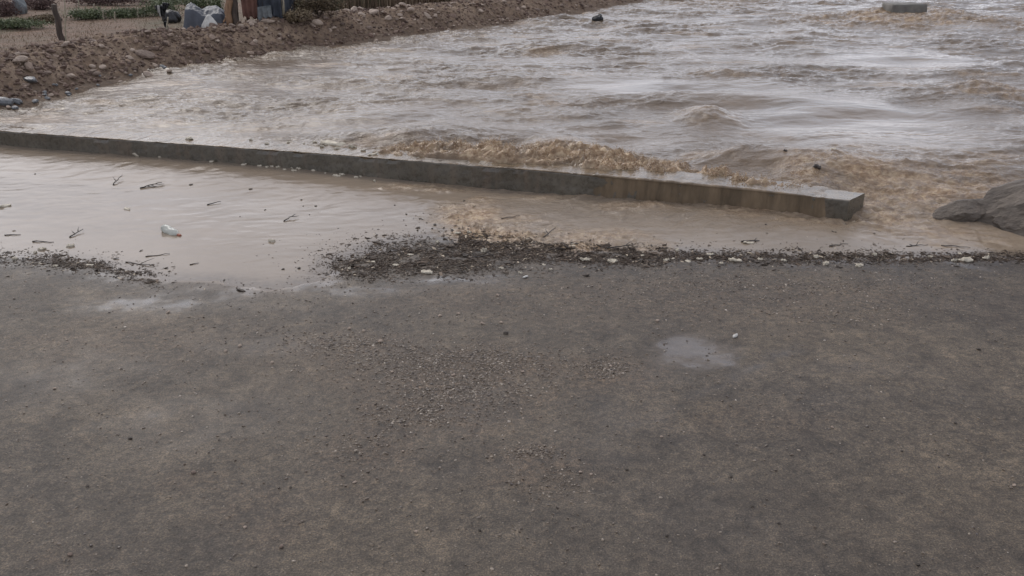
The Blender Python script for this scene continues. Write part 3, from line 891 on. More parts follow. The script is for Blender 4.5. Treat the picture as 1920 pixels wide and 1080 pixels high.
# dark washed-up mulch along the shoreline
def mulch():
    G = []
    def strip(px0, px1, n, spread, off=0.0):
        px = rng.uniform(px0, px1, n)
        py = np.interp(px, [a for a, b in shore_px], [b for a, b in shore_px]) + off + rng.normal(0, 1, n) * spread
        u = (px - 960) / FPX; v = (540 - py) / FPX
        c, s = math.cos(PITCH), math.sin(PITCH); t = -CAM_H / (-s + v * c)
        return np.stack([u * t, (c + v * s) * t], 1)
    G.append(strip(-300, 190, 7500, 8, 1)); G.append(strip(100, 300, 3000, 7, 2)); G.append(strip(180, 330, 300, 14, -12))
    G.append(strip(860, 1250, 19000, 10, 8)); G.append(strip(1150, 2000, 19000, 6, 5)); G.append(strip(1200, 1700, 1400, 14, 4)); G.append(strip(2000, 2500, 1200, 7, 3))
    G.append(ell_pts(17000, 830, 484, 190, 36)); G.append(ell_pts(5000, 700, 500, 90, 26)); G.append(ell_pts(1400, 960, 470, 150, 26))
    G.append(ell_pts(1200, 1080, 484, 160, 14)); G.append(ell_pts(260, 740, 448, 110, 22)); G.append(ell_pts(50, 820, 415, 100, 20))
    G.append(ell_pts(120, 640, 515, 40, 10)); G.append(strip(420, 620, 120, 7, 2)); G.append(strip(0, 1900, 500, 26, 6))
    P = np.concatenate(G)
    # break it into tufts
    cl = fbm(P[:, 0] * 3, P[:, 1] * 5, 3, 601)
    P = P[cl > rng.uniform(-.30, .16, len(P))]
    n = len(P)
    z = np.maximum(road_h(P[:, 0], P[:, 1]), water_h(P[:, 0], P[:, 1]))
    L = rng.gamma(1.8, 0.0075, n) + 0.007
    big = rng.random(n) < 0.05
    L = np.where(big, L * 2.0, L)
    sc = np.stack([L, L * rng.uniform(.2, .8, n), L * rng.uniform(.3, .9, n)], 1)
    e = np.stack([rng.normal(0, .22, n), rng.normal(0, .16, n), rng.uniform(0, 6.28, n)], 1)
    rnd = np.clip(rng.beta(1.5, 3, n), 0, 1)
    rnd = np.where(rng.random(n) < 0.03, 1.0, rnd)
    tag(scatter('mulch', CHIP_V, CHIP_F, np.column_stack([P, z + rng.uniform(-.002, .003, n)]), e, sc, rnd, M_chip, 0.15),
        'dark wet mulch of leaves and bark washed up along the flood edge', 'debris', kind='stuff')
mulch()

def gravel():
    G = []
    for (cx, cy, rx, ry, n) in [(850, 690, 210, 28, 3800), (870, 740, 130, 34, 2200), (640, 655, 110, 20, 900), (790, 790, 110, 30, 900), (1130, 702, 60, 18, 500), (1000, 866, 45, 12, 250), (1450, 540, 330, 24, 1800), (850, 695, 260, 40, 1500), (860, 740, 170, 50, 800), (650, 660, 150, 26, 500), (1130, 700, 70, 26, 420), (820, 780, 150, 40, 420), (690, 850, 80, 36, 220),
                                (1000, 865, 60, 18, 200), (1040, 920, 80, 36, 260), (950, 590, 160, 40, 260), (1300, 560, 380, 40, 1500), (1600, 590, 200, 40, 900),
                                (1750, 520, 260, 50, 600), (1400, 510, 420, 26, 1300), (520, 610, 200, 40, 260), (800, 620, 340, 60, 300), (350, 640, 150, 40, 120),
                                (760, 830, 240, 70, 220), (960, 980, 200, 60, 110), (500, 900, 300, 120, 120)]:
        G.append(ell_pts(n, cx, cy, rx, ry))
    G.append(np.stack([rng.uniform(-6, 6, 12000), rng.uniform(2.5, 9.5, 12000)], 1))
    P = np.concatenate(G)
    cl = fbm(P[:, 0] * 4, P[:, 1] * 6, 3, 611)
    P = P[cl > rng.uniform(-.5, .1, len(P))]
    n = len(P)
    sd, _ = poly_sd(P[:, 0], P[:, 1], shore)
    P = P[sd < 0.1]; n = len(P)
    L = np.minimum(rng.gamma(1.3, 0.0024, n) + 0.0022, .011)
    sc = np.stack([L * rng.uniform(.8, 1.7, n), L, L * rng.uniform(.5, .9, n)], 1)
    e = np.stack([rng.normal(0, .3, n), rng.normal(0, .3, n), rng.uniform(0, 6.28, n)], 1)
    z = road_h(P[:, 0], P[:, 1]) + L * rng.uniform(-.15, .2, n)
    rnd = np.clip(rng.beta(2, 2.6, n), 0, 1)
    tag(scatter('gravel', ICO_V, ICO_F, np.column_stack([P, z]), e, sc, rnd, M_gravel, 0.3),
        'reddish grit and small gravel scattered in patches on the wet asphalt', 'gravel', kind='stuff')
gravel()

# pebbles on the road big enough to pick out
PB = 'small pebble lying loose on the wet asphalt'
road_peb = [(1378, 633, .045, 'white'), (948, 628, .04, 'd'), (905, 609, .035, 'p'), (940, 607, .03, 'p'), (825, 594, .035, 'p'), (423, 660, .03, 'p'), (450, 650, .035, 'p'), (315, 583, .035, 'p'),
            (655, 617, .035, 'p'), (682, 622, .03, 'p'), (713, 642, .045, 'p'), (1088, 890, .022, 'p'), (1108, 894, .02, 'p'), (665, 909, .024, 'p'), (756, 850, .02, 'p'), (780, 1002, .022, 'p'),
            (460, 993, .02, 'p'), (528, 1030, .028, 'e'), (510, 682, .03, 'p'), (933, 555, .035, 'p'), (985, 518, .045, 'white'), (1100, 514, .05, 'd'), (860, 590, .03, 'p'), (1232, 604, .035, 'p'),
            (364, 890, .03, 'e'), (103, 731, .028, 'p'), (133, 1045, .03, 'e'), (1320, 857, .02, 'd'), (1560, 805, .022, 'p'), (1690, 850, .02, 'd'), (1790, 797, .022, 'd'), (1835, 658, .03, 'd'),
            (1175, 886, .02, 'd'), (1370, 899, .022, 'd'), (1240, 823, .02, 'p'), (1900, 915, .024, 'p'), (1460, 988, .02, 'd'), (1720, 1065, .022, 'd'), (1250, 1010, .02, 'd'), (1410, 955, .018, 'd'),
            (165, 916, .022, 'd'), (245, 825, .03, 'd'), (900, 1000, .02, 'd'), (545, 918, .018, 'd'), (850, 706, .03, 'p'), (735, 700, .028, 'p'), (980, 700, .03, 'p'), (1145, 690, .026, 'p')]
for px, py, sz, k in road_peb:
    p = at(px, py, 0.05); p.z = rz_(p.x, p.y)
    if k == 'white':
        put_stone(R_white, p, sz, {1378: 'white chip of stone alone beside the shallow puddle on the road', 985: 'white pebble just below the dark mulch strip, alone on the asphalt'}[px], None, 'pebble', 'pebble', 0.1, 1.6)
    elif k == 'd':
        put_stone(R_dark, p, sz, 'dark pebble lying on the wet asphalt', 'dark pebbles on the road', 'pebble', 'pebble', 0.1, 1.4)
    else:
        put_stone(R_pale if k == 'p' else R_earth, p, sz, PB if k == 'p' else 'brown clod of mud stuck on the asphalt', 'loose pebbles on the road' if k == 'p' else 'mud clods on the road', 'pebble', 'pebble', 0.1, 1.3)

# ------------------------------------------------------------------ litter and driftwood
def chunk(name, p, L, W, H, mat, rz=0, rx=0, ry=0, seed=0, rnd_=0.16, wob=0.5):
    """a broken slab: bevelled box with knocked corners and a rough skin"""
    import bmesh
    bm = bmesh.new()
    bmesh.ops.create_cube(bm, size=1)
    bmesh.ops.subdivide_edges(bm, edges=bm.edges[:], cuts=5, use_grid_fill=True)
    V = np.array([v.co[:] for v in bm.verts])
    r = np.linalg.norm(V, axis=1)[:, None]
    V = V * (1 - rnd_ * np.clip((r - 0.55) / 0.3, 0, 1)) * np.array([L, W, H])
    k = max(L, W, H)
    V += np.stack([fbm(V[:, 1] / k * 4 + seed, V[:, 2] / k * 4, 2, 700), fbm(V[:, 0] / k * 4 + seed, V[:, 2] / k * 4, 2, 701), fbm(V[:, 0] / k * 4 + seed, V[:, 1] / k * 4, 2, 702)], 1) * min(L, W, H) * wob
    for v, c in zip(bm.verts, V): v.co = c
    me = bpy.data.meshes.new(name); bm.to_mesh(me); bm.free()
    me.materials.append(mat)
    for q in me.polygons: q.use_smooth = True
    o = bpy.data.objects.new(name, me); COL.objects.link(o)
    o.location = p; o.rotation_euler = (rx, ry, rz)
    return o

def tube(name, pts, radii, mat, parent=None, sides=7):
    V, F = [], []
    pts = [Vector(p) for p in pts]
    for i, p in enumerate(pts):
        t = (pts[min(i + 1, len(pts) - 1)] - pts[max(i - 1, 0)]).normalized()
        a = t.cross(Vector((0, 0, 1)) if abs(t.z) < 0.9 else Vector((1, 0, 0))).normalized(); b = t.cross(a)
        for k in range(sides):
            an = 2 * math.pi * k / sides
            q = p + (a * math.cos(an) + b * math.sin(an)) * radii[i] * (1 + 0.12 * math.sin(k * 2.3 + i))
            V.append(tuple(q))
    for i in range(len(pts) - 1):
        for k in range(sides):
            F.append((i * sides + k, i * sides + (k + 1) % sides, (i + 1) * sides + (k + 1) % sides, (i + 1) * sides + k))
    F.append(tuple(range(sides))[::-1]); F.append(tuple((len(pts) - 1) * sides + k for k in range(sides)))
    return mesh_np(name, np.array(V), F, mat, True, parent=parent)

def twig(pa, pb, r, label, group=None, forks=1, seed=0, mat=None, lift=0.0, z=None):
    rr = random.Random(seed)
    z0 = 0.03 if z is None else z
    A, B = at(*pa, z0), at(*pb, z0)
    A.z = max(wz(A.x, A.y), rz_(A.x, A.y)) + r * .5; B.z = max(wz(B.x, B.y), rz_(B.x, B.y)) + r * .5 + lift
    n = 7; L = (B - A).length
    pts = [A.lerp(B, i / (n - 1)) + Vector((rr.uniform(-1, 1), rr.uniform(-1, 1), rr.uniform(-.2, .7))) * L * 0.04 * (0 < i < n - 1) for i in range(n)]
    root = empty('driftwood_twig', A)
    loc = [p - A for p in pts]
    tube('stem', loc, [r * .7 * (1 - 0.6 * i / (n - 1)) for i in range(n)], mat or M_twig, root)
    for f in range(forks):
        i = rr.randint(2, 4)
        d = (loc[i + 1] - loc[i]).normalized()
        side = Vector((-d.y, d.x, 0.35)) * rr.choice((-1, 1))
        tube('fork', [loc[i], loc[i] + (d + side) * L * .15, loc[i] + (d * 1.6 + side * 1.3) * L * .2], [r * .45, r * .35, r * .15], mat or M_twig, root)
    tag(root, label, 'twig', group)
    return root

for i, (a, b, r, lab, fk, lift) in enumerate([
        ((388, 381), (414, 376), .012, 'short dark stick afloat left of the smaller twig on the brown pool', 0, .01),
        ((532, 411), (554, 402), .012, 'short forked twig floating right of centre of the still pool', 1, .03),
        ((212, 344), (230, 333), .012, 'small twig with raised end floating at the far side of the pool', 1, .04),
        ((262, 350), (304, 344), .014, 'branched twig floating near the wall with a fork sticking up', 3, .02),
        ((130, 441), (156, 429), .012, 'twig floating left of the clear bottle near the left shore', 2, .02),
        ((60, 449), (100, 450), .011, 'straight stick floating just above the left mulch strip', 0, 0),
        ((8, 437), (38, 436), .010, 'thin straight stick at the left border of the pool', 0, 0),
        ((272, 477), (318, 472), .009, 'thin stick lying in the shallows below the clear bottle', 0, 0),
        ((1018, 442), (1042, 432), .012, 'dark stick jutting up out of the brown rapids on the road', 1, .05),
        ((1138, 462), (1190, 458), .012, 'arched twig on the mulch at the middle of the shore', 2, .02),
        ((1390, 452), (1424, 451), .014, 'dark stick floating over the mulch strip right of the middle', 1, .0),
        ((1555, 461), (1590, 458), .008, 'thin stick drifting near the right part of the shore', 0, 0),
        ((1765, 457), (1820, 461), .009, 'long thin stick drifting below the dark boulder', 0, 0),
        ((1700, 459), (1740, 455), .009, 'curved stick drifting left of the long thin one', 1, 0),
        ((355, 492), (372, 489), .009, 'tiny dark stick in the beige shallows above the road', 0, 0),
        ((940, 408), (975, 402), .008, 'thin stick in the middle of the brown rapids', 0, 0),
        ((235, 487), (290, 495), .009, 'stick lying along the left mulch strip', 1, 0),
        ((885, 480), (925, 475), .014, 'dark bark stick lying in the mulch bed', 0, 0)]):
    twig(a, b, r, lab, None, fk, i, lift=lift)

# white oblong block by the wall and other pale bits
def litter(px, py, L, W, H, label, group=None, z=0.04, name='foam_piece', mat=None, cat='litter', rz=None, onwall=False):
    p = at(px, py, WALL_H if onwall else z)
    p.z = WALL_H + 0.01 if onwall else max(wz(p.x, p.y), rz_(p.x, p.y))
    o = chunk(name, (p.x, p.y, p.z + H * .2), L, W, H, mat or M_litter, random.uniform(-.6, .6) if rz is None else rz, random.uniform(-.2, .2), random.uniform(-.1, .1), px, .3, 1.1)
    tag(o, label, cat, group)
litter(272, 296, .30, .11, .09, 'white oblong block floating against the wall foot, largest white piece', name='foam_block', rz=0.05)
litter(168, 288, .20, .06, .03, 'flat tan scrap floating near the wall foot at left')
litter(7, 382, .16, .06, .03, 'flat white scrap floating at the left border of the pool')
litter(237, 387, .10, .05, .02, 'thin white scrap floating alone in the left pool')
litter(509, 447, .07, .05, .03, 'small white crumb floating right of the clear bottle')
litter(800, 506, .13, .07, .03, 'white oblong scrap lying in the lower mulch bed')
litter(1098, 483, .11, .06, .03, 'white crumpled scrap on the mulch right of the middle')
litter(1148, 486, .10, .07, .03, 'pale scrap on the mulch next to the arched twig')
litter(1378, 484, .14, .05, .04, 'oblong white scrap, largest one on the right half of the mulch strip', rz=-.4)
litter(1404, 452, .13, .05, .02, 'flat white scrap under the floating stick right of the middle')
litter(1612, 494, .09, .06, .03, 'round white scrap on the asphalt side of the mulch at right')
litter(1812, 484, .14, .07, .04, 'white scrap cluster piece on the mulch near the right border')
litter(1850, 479, .07, .05, .03, 'small white scrap rightmost on the mulch strip')
litter(908, 466, .06, .04, .05, 'upright white scrap amid the mulch bed')
litter(1549, 490, .07, .05, .03, 'white scrap just left of the round one at right', rz=.7)
litter(625, 270, .42, .16, .08, 'heap of whitish foam caught behind the wall, largest heap', onwall=False, z=.33)
litter(700, 291, .16, .05, .03, 'white strip lying on the wall top left of the churned water', onwall=True)
litter(355, 262, .12, .06, .04, 'white lump lying on the wall top at left', onwall=True)
litter(1560, 300, .12, .07, .04, 'pale scrap carried by the river behind the wall end', z=RZ)
litter(78, 468, .08, .05, .03, 'white crumb on the left mulch strip', z=0)
litter(132, 462, .08, .05, .03, 'white crumb floating just above the left mulch strip', z=0)
WG = 'white crumb floating in the line of foam bits along the wall foot'
for px in (300, 312, 342, 375, 388, 397, 435, 458, 473, 501, 510, 522, 534, 548, 552, 560, 589, 628, 633, 641, 668, 676, 702, 610, 487):
    fy = float(np.interp(px, [0, 400, 700], [272, 309, 339])) - random.uniform(2, 9) + 3
    litter(px, fy, random.uniform(.02, .09), random.uniform(.02, .05), random.uniform(.015, .04), WG, 'white crumbs along the wall foot')
MW = 'small pale scrap mixed into the dark mulch strip'
for px, py in [(28, 486), (66, 474), (78, 496), (105, 500), (168, 498), (655, 505), (700, 492), (742, 498), (770, 478), (820, 455), (858, 440), (880, 438), (1020, 500), (1032, 510), (1075, 460), (1205, 480),
               (1250, 490), (1262, 486), (1290, 492), (1312, 488), (1330, 478), (1352, 496), (1425, 488), (1470, 490), (1530, 483), (1640, 480), (1745, 482), (1790, 490), (1800, 476), (1270, 470), (940, 505), (976, 518)]:
    litter(px, py, random.uniform(.03, .08), random.uniform(.02, .05), random.uniform(.01, .03), MW, 'pale scraps in the mulch', z=0)
WT = 'white foam crumb stuck on top of the wall beside the whitish heap'
for px in (585, 596, 603, 612, 640, 650, 658, 668, 684, 540, 566, 470, 500):
    py = float(np.interp(px, [0, 640, 1000], [243, 287, 315])) - random.uniform(2, 17)
    litter(px + random.uniform(-9, 9), py, random.uniform(.02, .08), random.uniform(.02, .04), random.uniform(.015, .04), WT, 'white crumbs on the wall top', onwall=True)
DK = 'small dark lump of bark floating on the brown shallow water'
for px, py in [(228, 469), (264, 309), (66, 326), (358, 347), (568, 384), (592, 384), (565, 373), (497, 391), (740, 383), (762, 399), (780, 402), (810, 426), (815, 419), (848, 432), (1435, 428), (1560, 440),
               (1566, 441), (870, 376), (530, 502), (560, 500), (740, 452), (760, 450), (450, 404), (580, 400), (470, 355), (1270, 458), (1500, 467), (800, 415), (788, 408)]:
    p = at(px, py, 0.02); p.z = max(wz(p.x, p.y), rz_(p.x, p.y))
    put_stone(R_dark, p, random.uniform(.015, .045), DK, 'dark lumps floating on the shallow water', 'bark', 'bark_lump', 0.35, 1.4)
# things carried by the river
p = at(1120, 44, RZ); p.z = wz(p.x, p.y)
o = chunk('black_driftwood', (p.x, p.y, p.z + .06), .36, .16, .24, M_black, .3, .2, -.35, 3); tag(o, 'black lump drifting alone on the far river', 'driftwood')
p = at(1530, 329, RZ); p.z = wz(p.x, p.y)
o = chunk('black_driftwood', (p.x, p.y, p.z + .00), .10, .06, .05, M_twig, -.5, .2, .3, 5); tag(o, 'small dark lump drifting just behind the right end of the wall', 'driftwood')
p = at(1470, 305, RZ); p.z = wz(p.x, p.y)
o = chunk('black_driftwood', (p.x, p.y, p.z + .00), .05, .03, .02, M_twig, -.5, .2, .3, 6); tag(o, 'tiny dark lump riding the swell behind the wall', 'driftwood')

# clear bottle
def bottle():
    p = at(322, 437, 0.0)
    root = empty('plastic_bottle', (p.x, p.y, wz(p.x, p.y) + 0.018), math.radians(-38))
    prof = [(0.0, 0.004), (0.0, 0.030), (0.008, 0.043), (0.03, 0.046), (0.06, 0.043), (0.075, 0.046), (0.11, 0.044), (0.125, 0.047), (0.165, 0.046), (0.185, 0.042), (0.215, 0.030), (0.238, 0.018), (0.25, 0.0135), (0.262, 0.0135)]
    def lathe(name, prof, mat, dent=0.0):
        V, F = [], []; k = 28
        for x, r in prof:
            for j in range(k):
                a = 2 * math.pi * j / k
                rr = r * (1 - dent * max(0, math.sin(a)) * math.exp(-((x - .13) / .05) ** 2)) * (1 + dent * .25 * math.sin(a * 3 + x * 60))
                V.append((x - 0.13, rr * math.cos(a), rr * math.sin(a)))
        for i in range(len(prof) - 1):
            for j in range(k): F.append((i * k + j, i * k + (j + 1) % k, (i + 1) * k + (j + 1) % k, (i + 1) * k + j))
        F.append(tuple(range(k))[::-1]); F.append(tuple((len(prof) - 1) * k + j for j in range(k)))
        return mesh_np(name, np.array(V), F, mat, True, parent=root)
    lathe('bottle_body', prof, M_bottle, 0.3)
    lathe('cap', [(0.255, 0.015), (0.256, 0.017), (0.278, 0.017), (0.280, 0.015)], M_cap)
    lathe('neck_ring', [(0.243, 0.0175), (0.247, 0.0185), (0.250, 0.0175)], M_cap)
    root.rotation_euler = (0.2, 0.10, math.radians(-38)); root.scale = (1.2, 1.2, 1.2)
    tag(root, 'dented clear plastic bottle with a reddish cap floating in the still brown pool', 'bottle')
bottle()

# ------------------------------------------------------------------ boulders at the right and the concrete block in the river
def boulder(name, px, py, size, rot, label, seed, z=0.05, cuts=9, sink=0.3):
    p = at(px, py, z)
    me = rock_mesh(seed, 5, 1.0, 0.10, 24)
    me.materials.append(M_rock)
    V = np.array([v.co[:] for v in me.vertices])
    V = V * (1 - 0.12 * (billow(V[:, 0] * 5 + V[:, 2] * 3, V[:, 1] * 5 - V[:, 2] * 4, 4, seed + 50) - .3)[:, None])
    V = V * (1 + 0.07 * fbm(V[:, 0] * 15 + V[:, 2] * 9, V[:, 1] * 14 + V[:, 2] * 6, 4, seed + 60)[:, None])
    me.vertices.foreach_set('co', V.astype(np.float32).ravel()); me.update()
    o = bpy.data.objects.new(name, me); COL.objects.link(o)
    o.location = (p.x, p.y, wz(p.x, p.y) + size[2] * (0.5 - sink)); o.scale = size
    o.rotation_euler = rot
    return tag(o, label, 'rock')
boulder('boulder', 1968, 412, (2.9, 1.4, 1.35), (0.1, -0.22, 0.1), 'big dark grey boulder at the right border rising out of the flood', 12, sink=.42)
boulder('rock', 1802, 411, (.85, .6, .34), (0.15, -0.35, 0.1), 'small jagged dark rock poking out left of the big boulder', 23, sink=.38)

def river_block():
    p = at(1690, 34, RZ)
    root = empty('concrete_block', (p.x, p.y - .1, 0.22), 0.03)
    def slab(name, L, W, z0, z1, mat, sd):
        o = chunk(name, (0, 0, (z0 + z1) / 2), L, W, z1 - z0, mat, seed=sd, rnd_=0.03, wob=0.12)
        o.parent = root
        V = np.array([v.co[:] for v in o.data.vertices])
        return o
    slab('cap_slab', 1.22, 1.0, 0.16, 0.56, M_block, 1)
    slab('footing', 0.86, 0.6, -0.4, 0.20, M_block, 2)
    tag(root, 'grey concrete block standing in the far river with brown water heaped round it', 'block')
river_block()

# ------------------------------------------------------------------ the field: posts, makeshift shelter, plants
def post(px, py_base, px_top, py_top, r, label, name='fence_post', mat=None, sides=8, taper=.85):
    b = at(px, py_base, 0.62); b.z = bz(b.x, b.y)
    u, fy, fz = ray(px_top, py_top)
    t = b.y / fy
    T = Vector((u * t, b.y, CAM_H + fz * t))
    n = 6
    root_pts = [Vector((0, 0, -.15))] + [(T - b) * (i / n) + Vector((math.sin(i * 2.1) * r * .25, 0, 0)) for i in range(1, n + 1)]
    o = tube(name, root_pts, [r * (1 - (1 - taper) * i / n) for i in range(n + 1)], mat or M_wood, sides=sides)
    o.location = b
    tag(o, label, 'post')
    return o
post(120, 93, 101, 8, .075, 'thick dark leaning wooden post on the bank at left')
post(125, 96, 121, -12, .016, 'thin pale upright stake right behind the thick leaning post', 'stake', M_stalk)
for px, y0, y1, lab in [(147, 28, -8, 'pale thin stake, leftmost of the row at the green strip'), (176, 33, 8, 'pale thin stake second from left before the green strip'),
                        (193, 34, 20, 'short pale stake between two others before the green strip'), (215, 36, 22, 'short pale stake right end of the row before the green strip'), (258, 30, 14, 'pale stake standing alone between the row and the black bag')]:
    post(px, y0, px, y1, .022, lab, 'stake', M_stalk)

def sheet(name, corners, mat, parent, seed=0, amp=.03, thick=.012, n=14, folds=6):
    """a hanging cloth between four corners (bl, br, tr, tl), with folds and real thickness"""
    bl, br, tr, tl = [Vector(c) for c in corners]
    V = []
    nrm = (br - bl).cross(tl - bl).normalized()
    for s in (0, 1):
        for i in range(n + 1):
            v = i / n
            for j in range(n + 1):
                u = j / n
                p = bl * (1 - u) * (1 - v) + br * u * (1 - v) + tr * u * v + tl * (1 - u) * v
                d = amp * (math.sin(u * folds * 3.14 + seed + v) * (1.2 - v * .6)) + amp * 1.5 * float(fbm(u * 3 + seed, v * 3, 3, seed + 800))
                low = (1 - v) * float(pn(np.array(u * 4 + seed), np.array(.3), 4)) * 0.18
                V.append(tuple(p + nrm * (d + s * thick) + Vector((0, 0, low))))
    k = n + 1; N = k * k; F = []
    for i in range(n):
        for j in range(n):
            a = i * k + j
            F.append((a, a + 1, a + k + 1, a + k)); F.append((N + a, N + a + k, N + a + k + 1, N + a + 1))
    ring = [j for j in range(k)] + [i * k + n for i in range(1, k)] + [n * k + j for j in range(n - 1, -1, -1)] + [i * k for i in range(n - 1, 0, -1)]
    for a, b in zip(ring, ring[1:] + ring[:1]): F.append((a, b, N + b, N + a)[::-1])
    return mesh_np(name, np.array(V), F, mat, True, parent=parent)

def field_pt(px, py):
    p = at(px, py, 0.60); p.z = bz(p.x, p.y); return p

# makeshift shelter hung with rags
def shelter():
    b = field_pt(490, 62); root = empty('rag_shelter', b)
    m = b.y / (ray(490, 62)[1] * FPX)       # metres per photo pixel
    X = lambda px: (px - 490) * m
    Zt = lambda py: (62 - py) * m
    for i, (px, top, r) in enumerate([(448, -2, .035), (534, 4, .045), (497, -6, .03), (466, -4, .03)]):
        tube('corner_post', [(X(px), .0, -.2), (X(px) + .02, .02, Zt(top) / 2), (X(px), 0, Zt(top))], [r, r * .9, r * .8], M_wood if i != 1 else M_stalk, root)
        tube('corner_post', [(X(px), 1.1, -.2), (X(px), 1.1, Zt(top))], [r, r * .8], M_wood, root)
    sheet('red_brown_panel', [(X(461), -.05, Zt(61)), (X(489), -.05, Zt(61)), (X(490), -.05, Zt(6)), (X(459), -.05, Zt(8))], M_red, root, 1, .04)['label'] = 'red brown cloth panel'
    sheet('dark_panel', [(X(490), -.02, Zt(56)), (X(534), -.02, Zt(62)), (X(532), -.02, Zt(7)), (X(491), -.02, Zt(5))], M_dark, root, 2, .05)['label'] = 'dark blue cloth panel'
    sheet('lilac_rag', [(X(453), -.09, Zt(24)), (X(459), -.09, Zt(22)), (X(463), -.09, Zt(6)), (X(444), -.09, Zt(9))], M_purple, root, 3, .03)['label'] = 'lilac rag'
    sheet('lilac_rag', [(X(506), -.12, Zt(20)), (X(510), -.12, Zt(20)), (X(513), -.12, Zt(2)), (X(501), -.12, Zt(4))], M_purple, root, 4, .02)['label'] = 'small lilac rag'
    sheet('grey_panel', [(X(488), -.14, Zt(62)), (X(516), -.14, Zt(62)), (X(515), -.14, Zt(38)), (X(490), -.14, Zt(41))], M_grey, root, 5, .03)['label'] = 'grey cloth panel'
    sheet('side_panel', [(X(534), -.02, Zt(60)), (X(540), 1.1, Zt(58)), (X(540), 1.1, Zt(8)), (X(534), -.02, Zt(8))], M_dark, root, 6, .04)
    sheet('back_panel', [(X(440), 1.1, Zt(60)), (X(540), 1.1, Zt(60)), (X(540), 1.1, Zt(6)), (X(440), 1.1, Zt(6))], M_dark, root, 9, .04)
    sheet('roof_sheet', [(X(462), -.12, Zt(1)), (X(522), -.12, Zt(2)), (X(524), 1.2, Zt(-3)), (X(460), 1.2, Zt(-4))], M_sack, root, 7, .03)
    tag(root, 'makeshift shelter of posts hung with red brown, dark blue and lilac rags', 'shelter')
shelter()

# blue grey tarp over a heap
def tarp():
    b = field_pt(385, 68); root = b
    m = b.y / (ray(385, 68)[1] * FPX)
    n = 60; V = []
    hx, hy = 41 * m, .75
    for i in range(n + 1):
        for j in range(n + 1):
            u, v = j / n * 2 - 1, i / n * 2 - 1
            top = 48 * m * (0.98 - 0.30 * (u * .5 + .5)) 
            e = max(abs(u), abs(v))
            f = 1 - float(sstep(.80, 1.0, e))
            z = top * f * (1 - .22 * v * v) * (1 + .12 * math.sin(u * 5 + v * 3)) + 0.13 * float(fbm(np.array(u * 2.2), np.array(v * 2.2), 3, 820)) * (f + .3) - .04
            x = u * hx * (1 + .03 * math.sin(v * 9)) + 0.04 * float(pn(np.array(v * 3), np.array(z * 3), 4)); y = v * hy + .04 * math.sin(u * 11) * (1 - f)
            V.append((x, y + .6, z))
    o = mesh_np('blue_grey_tarp', np.array(V), grid_faces(n + 1, n + 1), M_tarp, True)
    o.location = b
    tag(o, 'blue grey tarp draped over a heap behind the bank', 'tarp')
tarp()

def lumpy(name, px, py, w_px, h_px, depth, mat, label, cat, seed, tri=0.0, sub=4, rough=.35):
    b = field_pt(px, py)
    m = b.y / (ray(px, py)[1] * FPX)
    me = rock_mesh(seed, sub, 1.0, rough, 3)
    V = np.array([v.co[:] for v in me.vertices])
    V[:, 2] += 0.35
    V[:, :2] *= (1 - tri * np.clip(V[:, 2:3], 0, 1))
    V = V * np.array([w_px * m * 1.1, depth, h_px * m * 1.25])
    me.vertices.foreach_set('co', V.astype(np.float32).ravel()); me.materials.append(mat); me.update()
    for q in me.polygons: q.use_smooth = True
    o = bpy.data.objects.new(name, me); COL.objects.link(o)
    o.location = b
    return tag(o, label, cat)
lumpy('white_sack', 396, 75, 30, 24, .4, M_sack, 'white sack slumped against the front of the blue grey tarp', 'sack', 31, .7)
lumpy('black_heap', 322, 40, 34, 24, .6, M_black, 'black plastic heap left of the blue grey tarp', 'plastic sheet', 33, .3, 4, .6)
lumpy('grey_drum', 38, 24, 26, 30, .5, M_grey, 'grey drum among red brown brush at the upper left corner', 'drum', 34, .1)
for px, py, sz, lab in [(355, 61, 7, 'small black scrap on the ground before the tarp'), (340, 68, 5, 'tiny black scrap left of the other before the tarp')]:
    lumpy('black_scrap', px, py + 2, sz, sz * .5, .15, M_black, lab, 'scrap', px, .3, 3)
lumpy('rubble_stone', 474, 67, 20, 8, .25, M_stone, 'pale stone at the foot of the rag shelter', 'stone', 41, .3, 3)
lumpy('rubble_stone', 505, 66, 28, 6, .25, M_stone, 'long pale slab at the foot of the dark panel', 'stone', 42, .2, 3)
lumpy('rubble_stone', 595, 60, 24, 10, .3, M_stone, 'big pale stone on the bank crest below the brown brush', 'stone', 43, .3, 3)

# black bag caught on a stake
def bag_on_stake():
    b = field_pt(316, 84); m = b.y / (ray(316, 84)[1] * FPX)
    root = post(316, 86, 315, 32, .018, 'thin pale stake holding the torn black bag', 'stake', M_stalk)
    r2 = empty('torn_bag', (b.x, b.y - .03, b.z))
    c = [(-7, 24), (1, 23), (6, 44), (-16, 42)]
    sheet('bag_wing', [(x * m, -.03, z * m) for x, z in c], M_black, r2, 11, .05)
    c = [(1, 30), (6, 31), (15, 46), (2, 48)]
    sheet('bag_wing', [(x * m, -.04, z * m) for x, z in c], M_black, r2, 12, .04)
    c = [(-1, 6), (6, 5), (4, 14), (0, 15)]
    sheet('bag_scrap', [(x * m, -.03, z * m) for x, z in c], M_black, r2, 13, .03)
    c = [(-7, 30), (-3, 26), (-3, 42), (-7, 44)]
    sheet('white_strip', [(x * m, -.10, z * m) for x, z in c], M_sack, r2, 14, .02)
    tag(r2, 'torn black plastic bag with a white strip caught on a thin stake', 'bag')
bag_on_stake()
post(432, 70, 430, -20, .10, 'broad orange brown timber post between the tarp and the rag shelter', 'timber_post', M_wood2, 6, .95)
post(420, 68, 425, 30, .03, 'short orange stick leaning on the broad timber post', 'stake', M_wood2)
post(443, 70, 440, -15, .07, 'dull brown timber post just left of the rag shelter', 'timber_post', M_leafb if False else M_wood, 6, .95)
post(600, 24, 582, 0, .02, 'thin diagonal stick leaning right of the shelter', 'stake', M_stalk)

